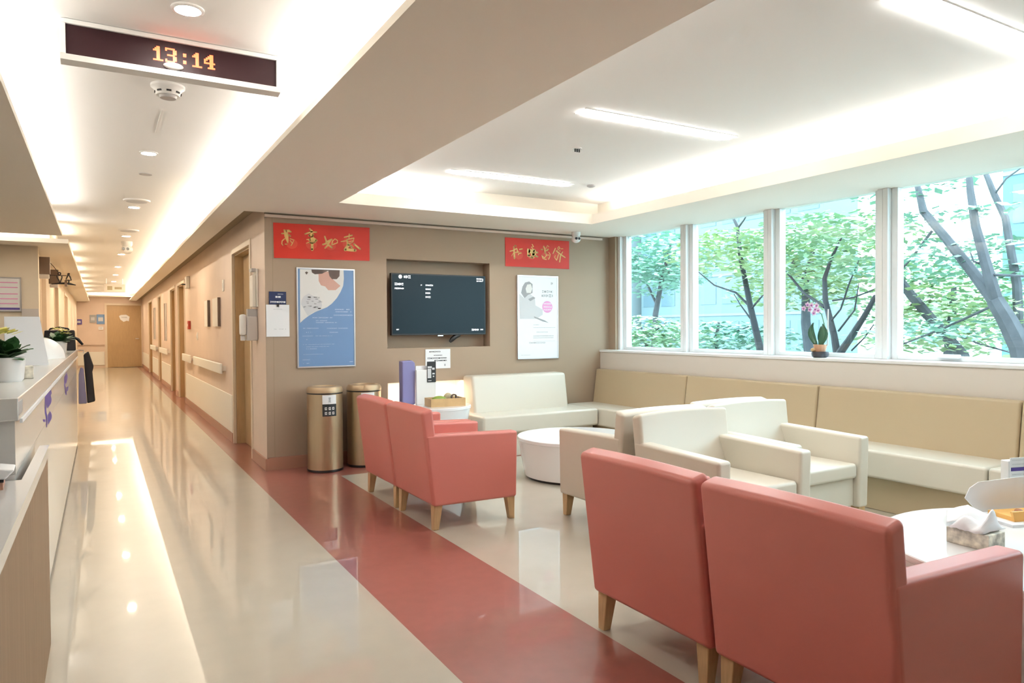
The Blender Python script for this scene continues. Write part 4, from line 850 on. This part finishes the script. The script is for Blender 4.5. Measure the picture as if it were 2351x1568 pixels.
# ------------------------------------------------------------------ reception end wall and left corridor wall
t, hw, hh, L = board('whiteboard', 'pale wall chart behind the reception counter', 'wall chart', [(-60, 640), (46, 636), (46, 712), (-60, 714)], y=YN, depth=0.02, frame='alu')
mb = MB()
for i, zz in enumerate((0.2, 0.35, 0.5, 0.7, 0.85)): mb.rect(-hw * 0.95, hh * zz, hw * 0.9, hh * zz + 0.012, -0.0206)
mb.build('printed_lines', 'print_pink', t); MB().rect(-hw * 0.98, 0.01, hw * 0.98, 0.035, -0.0206).build('bottom_bar', 'print_purple', t)
struct('trim_11', MB().box(-0.80, YN - 0.012, 0.0, -0.632, YN, 1.55), 'counter_grey', 'grey corner guard behind the counter', 'trim')
for i, (yy, lab) in enumerate([(11.0, 'dark brown projecting room sign nearest the counter'), (13.2, 'dark brown projecting room sign just before the figure sign')]):
    t = thing('room_sign', lab, 'sign', (XL, yy, 2.02), group='projecting room signs')
    MB().box(0.0, -0.03, 0.0, 0.13, 0.03, 0.22).build('box', 'sign_brown', t, bevel=0.004); MB().box(0.01, -0.028, -0.06, 0.12, 0.028, -0.001).build('tip', 'counter_grey', t, bevel=0.01)
# figure sign (man and woman outlines on an arc)
YG = 12.6
t = thing('restroom_sign', 'black outline man and woman figures on an arc, projecting from the left wall', 'sign', tuple(at(105, 652, 'y', YG)))
lx, ly, lz = t.location
def fp(X, Y): p = at(X / 7.127, 500 + Y / 7.127, 'y', YG); return (p.x - lx, 0.0, p.z - lz)
MB().tube([fp(840, 1085), fp(960, 1075), fp(1070, 1072), (fp(1160, 1085)), fp(1240, 1102)], [0.006, 0.012, 0.016, 0.014, 0.006], 8).build('arc', 'coat_black', t, smooth=True)
MB().tube([fp(790, 938), fp(940, 945), fp(1090, 948)], 0.006, 6).build('bar', 'coat_black', t)
MB().tube([fp(972 + 20 * math.cos(k * math.pi / 6), 915 + 20 * math.sin(k * math.pi / 6)) for k in range(13)], 0.010, 6).build('man_head', 'coat_black', t)
MB().tube([fp(972, 1065), fp(970, 1030), fp(935, 975), fp(930, 945)], 0.009, 6).tube([fp(990, 1065), fp(995, 1030), fp(1015, 980), fp(1012, 948)], 0.009, 6).build('man_outline', 'coat_black', t)
MB().tube([fp(1105, 925), fp(1120, 915), fp(1142, 918)], 0.012, 6).build('woman_head', 'coat_black', t)
MB().tube([fp(1115, 930), fp(1085, 1000), fp(1080, 1020), fp(1130, 1022), fp(1165, 1022), fp(1150, 975), fp(1125, 930)], 0.010, 6).tube([fp(1127, 1025), fp(1125, 1072)], 0.010, 6).build('woman_outline', 'coat_black', t)
mb = MB(); a = fp(1060, 1122); b = fp(1100, 1020); mb.box(a[0], -0.03, a[2], b[0], 0.03, b[2]).build('bracket', 'sign_brown', t)
MB().tube([fp(740, 640), fp(800, 715), fp(880, 800), fp(950, 890)], 0.005, 6).build('cable', 'coat_black', t)
# items on the end wall
for (u0, v0, u1, v1, m, lab, nm) in [(174, 733, 188, 745, 'print_purple', 'small violet notice on the end wall, leftmost', 'notice_plate'), (206, 723, 220, 741, 'print_grey', 'small grey dispenser notice on the end wall', 'notice_plate'),
                                     (222, 722, 240, 744, 'print_blue', 'small blue notice on the end wall beside the door', 'notice_plate'), (226, 750, 237, 757, 'paper_white', 'tiny white dispenser on the end wall under the blue notice', 'wall_dispenser')]:
    a = at(u0, v1, 'y', YE); b = at(u1, v0, 'y', YE); t = thing(nm, lab, 'notice', ((a.x + b.x) / 2, YE, a.z)); h = (b.x - a.x) / 2; H_ = b.z - a.z
    MB().box(-h, -0.03, 0, h, -0.001, H_).build('plate', m, t, bevel=0.004); MB().box(-h * 0.6, -0.034, H_ * 0.3, h * 0.6, -0.0301, H_ * 0.7).build('print', 'print_lightgrey', t)
struct('trim_12', MB().box(XL, YE - 0.05, 0.80, 0.12, YE, 0.86), 'pink_beige_laminate', 'pink handrail on the end wall', 'handrail')

# ------------------------------------------------------------------ items on the corridor wall (facing -x)
RZ = -math.pi / 2
def wall_item(name, label, cat, y, z, group=None): return thing(name, label, cat, (XC, y, z), RZ, group)
t = wall_item('leaflet_rack', 'white leaflet rack on the corridor wall by the corner', 'leaflet rack', 7.10, 1.50)
MB().box(-0.075, -0.02, 0, 0.075, -0.001, 0.36).build('back_plate', 'white_guard', t, bevel=0.004); MB().box(-0.07, -0.055, 0.0, 0.07, -0.021, 0.30).build('pocket', 'white_guard', t, bevel=0.008)
MB().box(-0.05, -0.06, 0.335, 0.07, -0.0215, 0.362).build('top_clip', 'grey_plastic', t)
t = wall_item('soap_dispenser', 'white and grey hand sanitizer dispenser beside the nearest door', 'dispenser', 7.12, 1.18)
MB().box(-0.06, -0.10, 0, 0.06, -0.001, 0.23).build('housing', 'counter_grey', t, bevel=0.012); MB().box(-0.055, -0.155, 0.05, 0.055, -0.101, 0.25).build('cover', 'white_plastic', t, bevel=0.02)
MB().box(-0.02, -0.15, 0.0, 0.02, -0.11, 0.049).build('nozzle', 'white_plastic', t, bevel=0.006); MB().box(-0.04, -0.09, 0.231, 0.04, -0.002, 0.30).build('grey_top', 'grey_plastic', t)
for i, (y, lab) in enumerate([(9.75, 'white framed board on the corridor wall, wider one nearer the first door'), (10.65, 'white framed board on the corridor wall, second from the first door')]):
    t = wall_item('wall_board', lab, 'wall board', y, 1.33, 'framed corridor boards')
    MB().box(-0.25 + 0.07 * i, -0.03, 0, 0.25 - 0.07 * i, -0.001, 0.36).build('panel', 'white_guard', t, bevel=0.006); MB().box(0.25 - 0.07 * i, -0.034, 0, 0.265 - 0.07 * i, -0.001, 0.36).build('edge', 'sign_brown', t)
t = wall_item('fire_call_point', 'red fire call point on the corridor wall', 'alarm', 12.95, 1.30); MB().box(-0.09, -0.04, 0, 0.09, -0.001, 0.14).build('box', 'red_plastic', t, bevel=0.006); MB().rect(-0.03, 0.05, 0.03, 0.09, -0.041).build('glass', 'paper_white', t)
t = wall_item('siren', 'small beige siren high on the corridor wall before the paired doors', 'siren', 13.0, 1.98); MB().box(-0.10, -0.06, 0, 0.10, -0.001, 0.2).build('housing', 'white_guard', t, bevel=0.015); MB().lathe([(0.04, 0), (0.04, 0.02)], 16, (-0.05, -0.08, 0.06)).build('horn', 'black_plastic', t)
t = wall_item('light_switch', 'small white switch plate on the corridor wall above the long handrail', 'switch', 11.9, 1.13); MB().box(-0.045, -0.012, 0, 0.045, -0.001, 0.12).build('plate', 'white_guard', t, bevel=0.003); MB().box(-0.02, -0.018, 0.03, 0.02, -0.0121, 0.09).build('rocker', 'paper_white', t)
t = wall_item('room_plate', 'small room number plate beside the nearest door', 'sign', 9.2, 1.75); MB().box(-0.05, -0.012, 0, 0.05, -0.001, 0.14).build('plate', 'white_guard', t, bevel=0.003); MB().rect(-0.02, 0.04, 0.02, 0.1, -0.0125).build('print', 'print_lightgrey', t)
for y, lab in [(17.9, 'tall slim grey plate on the corridor wall after the paired doors'), (21.6, 'slim grey plate far along the corridor wall')]:
    t = wall_item('wall_plate', lab, 'sign', y, 1.05, 'slim corridor plates'); MB().box(-0.12, -0.02, 0, 0.12, -0.001, 0.85).build('plate', 'counter_grey', t, bevel=0.004); MB().box(-0.13, -0.03, 0, -0.121, -0.001, 0.85).build('edge', 'sign_brown', t)

# ------------------------------------------------------------------ outside: ground, buildings, trees
struct('ground', MB().box(5.43, -30, -0.5, 70, 60, -0.3), 'paving', 'pale paved ground outside the windows', 'ground')
def building(label, x0, y0, x1, y1, h, wallm, rows, cols, axis='x', name='office_building'):
    t = thing(name, label, 'building', ((x0 + x1) / 2, (y0 + y1) / 2, -0.3)); X, Y = (x1 - x0) / 2, (y1 - y0) / 2
    MB().box(-X, -Y, 0, X, Y, h).build('wall', wallm, t)
    MB().box(-X - 0.15, -Y - 0.15, h, X + 0.15, Y + 0.15, h + 0.3).build('parapet', 'facade_white', t)
    m0 = None
    for r_ in range(rows):
        z = h * (r_ + 0.5) / rows
        MB().box(-X - 0.06, -Y, z + 0.42 * h / rows, -X, Y, z + 0.48 * h / rows).build('floor_band', 'facade_white', t)
        for c_ in range(cols):
            yc = -Y + 2 * Y * (c_ + 0.5) / cols
            if m0 is None: m0 = MB().box(-0.03, -0.36 * 2 * Y / cols, -0.28 * h / rows, 0.03, 0.36 * 2 * Y / cols, 0.28 * h / rows).build('window_pane', 'facade_glass', t); o = m0
            else: o = m0.copy(); COL.objects.link(o)
            o.parent = t; o.location = (-X, yc, z)
    return t
building('pale office building behind the second and third windows', 34, 25, 37, 40, 10, 'facade_pale', 4, 8)
building('white building behind the first window', 30, 41, 42, 59, 9, 'facade_white', 4, 7)
building('aqua glass tower behind the fourth window', 24, 3.0, 30, 11.4, 10.5, 'facade_aqua', 5, 4)

def leaves(mb, c, rx, ry, rz, n, s0, s1, r, flat=0.5):
    for k in range(n):
        while True:
            p = Vector((r.uniform(-1, 1), r.uniform(-1, 1), r.uniform(-1, 1)))
            if p.length <= 1: break
        p = Vector((c[0] + p.x * rx, c[1] + p.y * ry, c[2] + p.z * rz)); a = r.uniform(0, 2 * math.pi)
        d = Vector((math.cos(a), math.sin(a), r.uniform(-flat, flat * 0.5))).normalized(); sd = d.cross(Vector((r.uniform(-.5, .5), r.uniform(-.5, .5), 1))).normalized(); L_ = r.uniform(s0, s1); w_ = L_ * 0.3
        mb.add([p, p + d * L_ * 0.5 + sd * w_, p + d * L_, p + d * L_ * 0.5 - sd * w_], [(0, 1, 2, 3)])
def tree(label, X, limbs, clumps, leafm, seed, barkm='bark', name='tree', group='trees outside the windows', nl=1.15):
    """limbs: [(pixel polyline, depth offsets, radii)], clumps: (u, v, dx, ry, rz, n)"""
    r = random.Random(seed); P0 = at(*limbs[0][0][0], 'x', X); base = Vector((X, P0.y, -0.3))
    t = thing(name, label, 'tree', tuple(base), group=group)
    for k, (pl, dxs, rad) in enumerate(limbs):
        pts = [at(u, v, 'x', X + dx) - base for (u, v), dx in zip(pl, dxs)]
        if k == 0:
            d = (pts[0] - pts[1]); d = d / max(0.05, -d.z if d.z < 0 else 0.3); ext = pts[0] + Vector((0, d.y * 0.5, -pts[0].z)); ext.z = 0.0
            pts = [ext] + pts; rad = [rad[0] * 1.15] + list(rad)
        MB().tube(pts, rad, 8).build('trunk' if k == 0 else 'branch', barkm, t, smooth=True)
    mb = MB()
    for (u, v, dx, ry, rz, n) in clumps:
        c = at(u, v, 'x', X + dx) - base; leaves(mb, c, ry * 0.8, ry, rz, int(n * nl), 0.008 * X, 0.020 * X, r)
    if clumps:
        o = mb.build('foliage', leafm, t, recalc=False); o['kind'] = 'stuff'
    return t
tree('slender young tree behind the second window', 8.6, [([(1745, 800), (1722, 700), (1700, 590), (1693, 520), (1678, 490)], [0, 0, 0, .1, .2], [.055, .045, .035, .026, .018]),
     ([(1693, 525), (1708, 505), (1722, 480)], [.1, 0, -.1], [.018, .012, .008]), ([(1724, 706), (1690, 672), (1640, 655), (1596, 618)], [0, .1, .2, .3], [.02, .016, .012, .006]), ([(1724, 710), (1745, 685), (1758, 672)], [0, -.1, -.2], [.018, .012, .006]),
     ([(1722, 730), (1700, 700), (1685, 675)], [0, .1, .2], [.014, .01, .005])],
     [(1640, 585, 0.3, .9, .28, 420), (1700, 560, -0.2, .7, .22, 260), (1735, 620, 0, .5, .3, 200), (1665, 545, .3, .6, .16, 160)], 'leaf_c', 21, 'bark_dark')
tree('two-stemmed dark tree behind the orchid window', 7.8, [([(1925, 830), (1915, 770), (1895, 690), (1893, 640), (1908, 595), (1935, 540)], [0, 0, 0, .1, .2, .3], [.05, .04, .034, .028, .02, .01]),
     ([(1918, 825), (1950, 780), (1985, 725), (2010, 680)], [0, -.1, -.2, -.3], [.05, .04, .032, .026]), ([(1893, 705), (1845, 672), (1815, 635), (1792, 612)], [0, .1, .2, .3], [.022, .018, .014, .008]),
     ([(1912, 690), (1960, 683), (2005, 665)], [0, -.1, -.2], [.012, .01, .008]), ([(1905, 740), (1930, 710), (1950, 650), (1975, 590)], [0, -.1, -.2, -.2], [.012, .011, .009, .005]), ([(1925, 760), (1962, 712), (1972, 650)], [0, -.1, -.1], [.012, .01, .005]),
     ([(1955, 805), (1985, 775), (2006, 745)], [0, 0, 0], [.01, .009, .007])],
     [(1850, 540, .6, 1.0, .30, 520), (1930, 520, .2, .9, .18, 300), (1990, 545, .2, .8, .14, 200), (1840, 620, .5, .7, .28, 320), (1970, 600, .2, .7, .1, 140)], 'leaf_a', 22, 'bark_dark')
tree('thick forked grey tree behind the fourth window', 7.3, [([(2345, 800), (2315, 740), (2285, 690)], [0, 0, 0], [.10, .088, .078]), ([(2285, 692), (2230, 620), (2170, 545), (2120, 485), (2106, 425)], [0, .1, .2, .3, .4], [.06, .052, .045, .04, .03]),
     ([(2288, 692), (2262, 600), (2240, 520), (2228, 440), (2224, 395)], [0, -.05, -.1, -.1, -.1], [.06, .05, .042, .034, .028]), ([(2140, 530), (2095, 590), (2062, 628)], [.3, .3, .3], [.016, .013, .01]),
     ([(2262, 610), (2235, 600), (2228, 580)], [0, -.1, -.1], [.012, .01, .006]), ([(2270, 630), (2310, 632), (2351, 634)], [0, -.1, -.2], [.014, .012, .01]), ([(2284, 700), (2170, 752), (2060, 795)], [0, .2, .3], [.014, .012, .008])],
     [(2090, 430, .4, .7, .12, 160), (2120, 500, .5, .6, .10, 110), (2190, 560, .3, .6, .08, 80), (2110, 610, .4, .8, .16, 240), (2240, 480, 0, .4, .06, 50), (2140, 760, .2, .8, .14, 200)], 'leaf_b', 23)
tree('leaning grey limb tree low behind the fourth window', 8.2, [([(2210, 815), (2140, 735), (2090, 675), (2055, 630)], [0, 0, 0, 0], [.065, .06, .055, .05]), ([(2100, 690), (2075, 720), (2060, 745)], [0, .1, .1], [.012, .01, .006]), ([(2150, 750), (2250, 790), (2330, 812)], [0, -.2, -.3], [.012, .01, .006])],
     [(2120, 690, .4, .9, .22, 280), (2220, 720, .4, .9, .22, 280), (2270, 780, .3, .9, .16, 220), (2090, 780, .3, .8, .16, 220)], 'leaf_c', 24)
tree('pale thin tree at the upper picture edge of the fourth window', 8.8, [([(2335, 655), (2325, 600), (2308, 500), (2282, 445), (2262, 395)], [0, 0, 0, 0, 0], [.05, .045, .04, .036, .03]), ([(2282, 448), (2310, 410), (2345, 385)], [0, -.1, -.1], [.012, .01, .006])],
     [(2310, 560, .3, .6, .10, 120), (2330, 620, .2, .6, .12, 140)], 'leaf_b', 25)
tree('leafy pale green tree behind the first window', 13.5, [([(1500, 812), (1505, 720), (1520, 640), (1540, 560)], [0, 0, 0, 0], [.10, .08, .06, .03]), ([(1508, 700), (1480, 640), (1455, 600)], [0, .1, .2], [.04, .03, .015])],
     [(1510, 590, 0, 1.9, .7, 900), (1465, 610, .5, 1.4, .6, 520), (1545, 620, -.4, 1.4, .5, 500), (1500, 640, 0, 1.6, .5, 420)], 'leaf_b', 26)
tree('bushy green tree low behind the first window', 11.0, [([(1490, 812), (1480, 780), (1470, 745)], [0, 0, 0], [.05, .04, .02]), ([(1480, 775), (1510, 755), (1530, 740)], [0, 0, 0], [.03, .02, .01])],
     [(1480, 765, 0, 1.3, .42, 700), (1535, 775, -.3, 1.2, .34, 460)], 'leaf_a', 27)
tree('broad green tree low behind the second window', 12.5, [([(1640, 815), (1645, 780), (1650, 740)], [0, 0, 0], [.07, .05, .03]), ([(1645, 775), (1690, 760), (1720, 750)], [0, 0, 0], [.03, .02, .01])],
     [(1640, 770, 0, 1.6, .36, 600), (1715, 780, 0, 1.5, .32, 500)], 'leaf_b', 28)
tree('large round green tree filling the third window', 12.0, [([(1860, 815), (1850, 740), (1850, 650), (1870, 560)], [0, 0, 0, 0], [.11, .09, .07, .04]), ([(1850, 660), (1820, 600), (1800, 560)], [0, 0, 0], [.05, .035, .02])],
     [(1840, 600, 0, 1.8, .7, 1000), (1900, 560, 0, 1.7, .5, 700), (1810, 670, .3, 1.4, .4, 500), (1960, 640, 0, 1.5, .4, 420)], 'leaf_c', 29)
tree('hazy green tree behind the thick forked trunk', 11.5, [([(2180, 815), (2185, 740), (2190, 660)], [0, 0, 0], [.09, .07, .04]), ([(2186, 720), (2140, 680), (2110, 650)], [0, 0, 0], [.04, .03, .015])],
     [(2150, 690, 0, 1.6, .45, 600), (2260, 740, 0, 1.6, .4, 600), (2110, 620, .4, 1.2, .3, 360), (2310, 690, 0, 1.3, .4, 420)], 'leaf_a', 30)
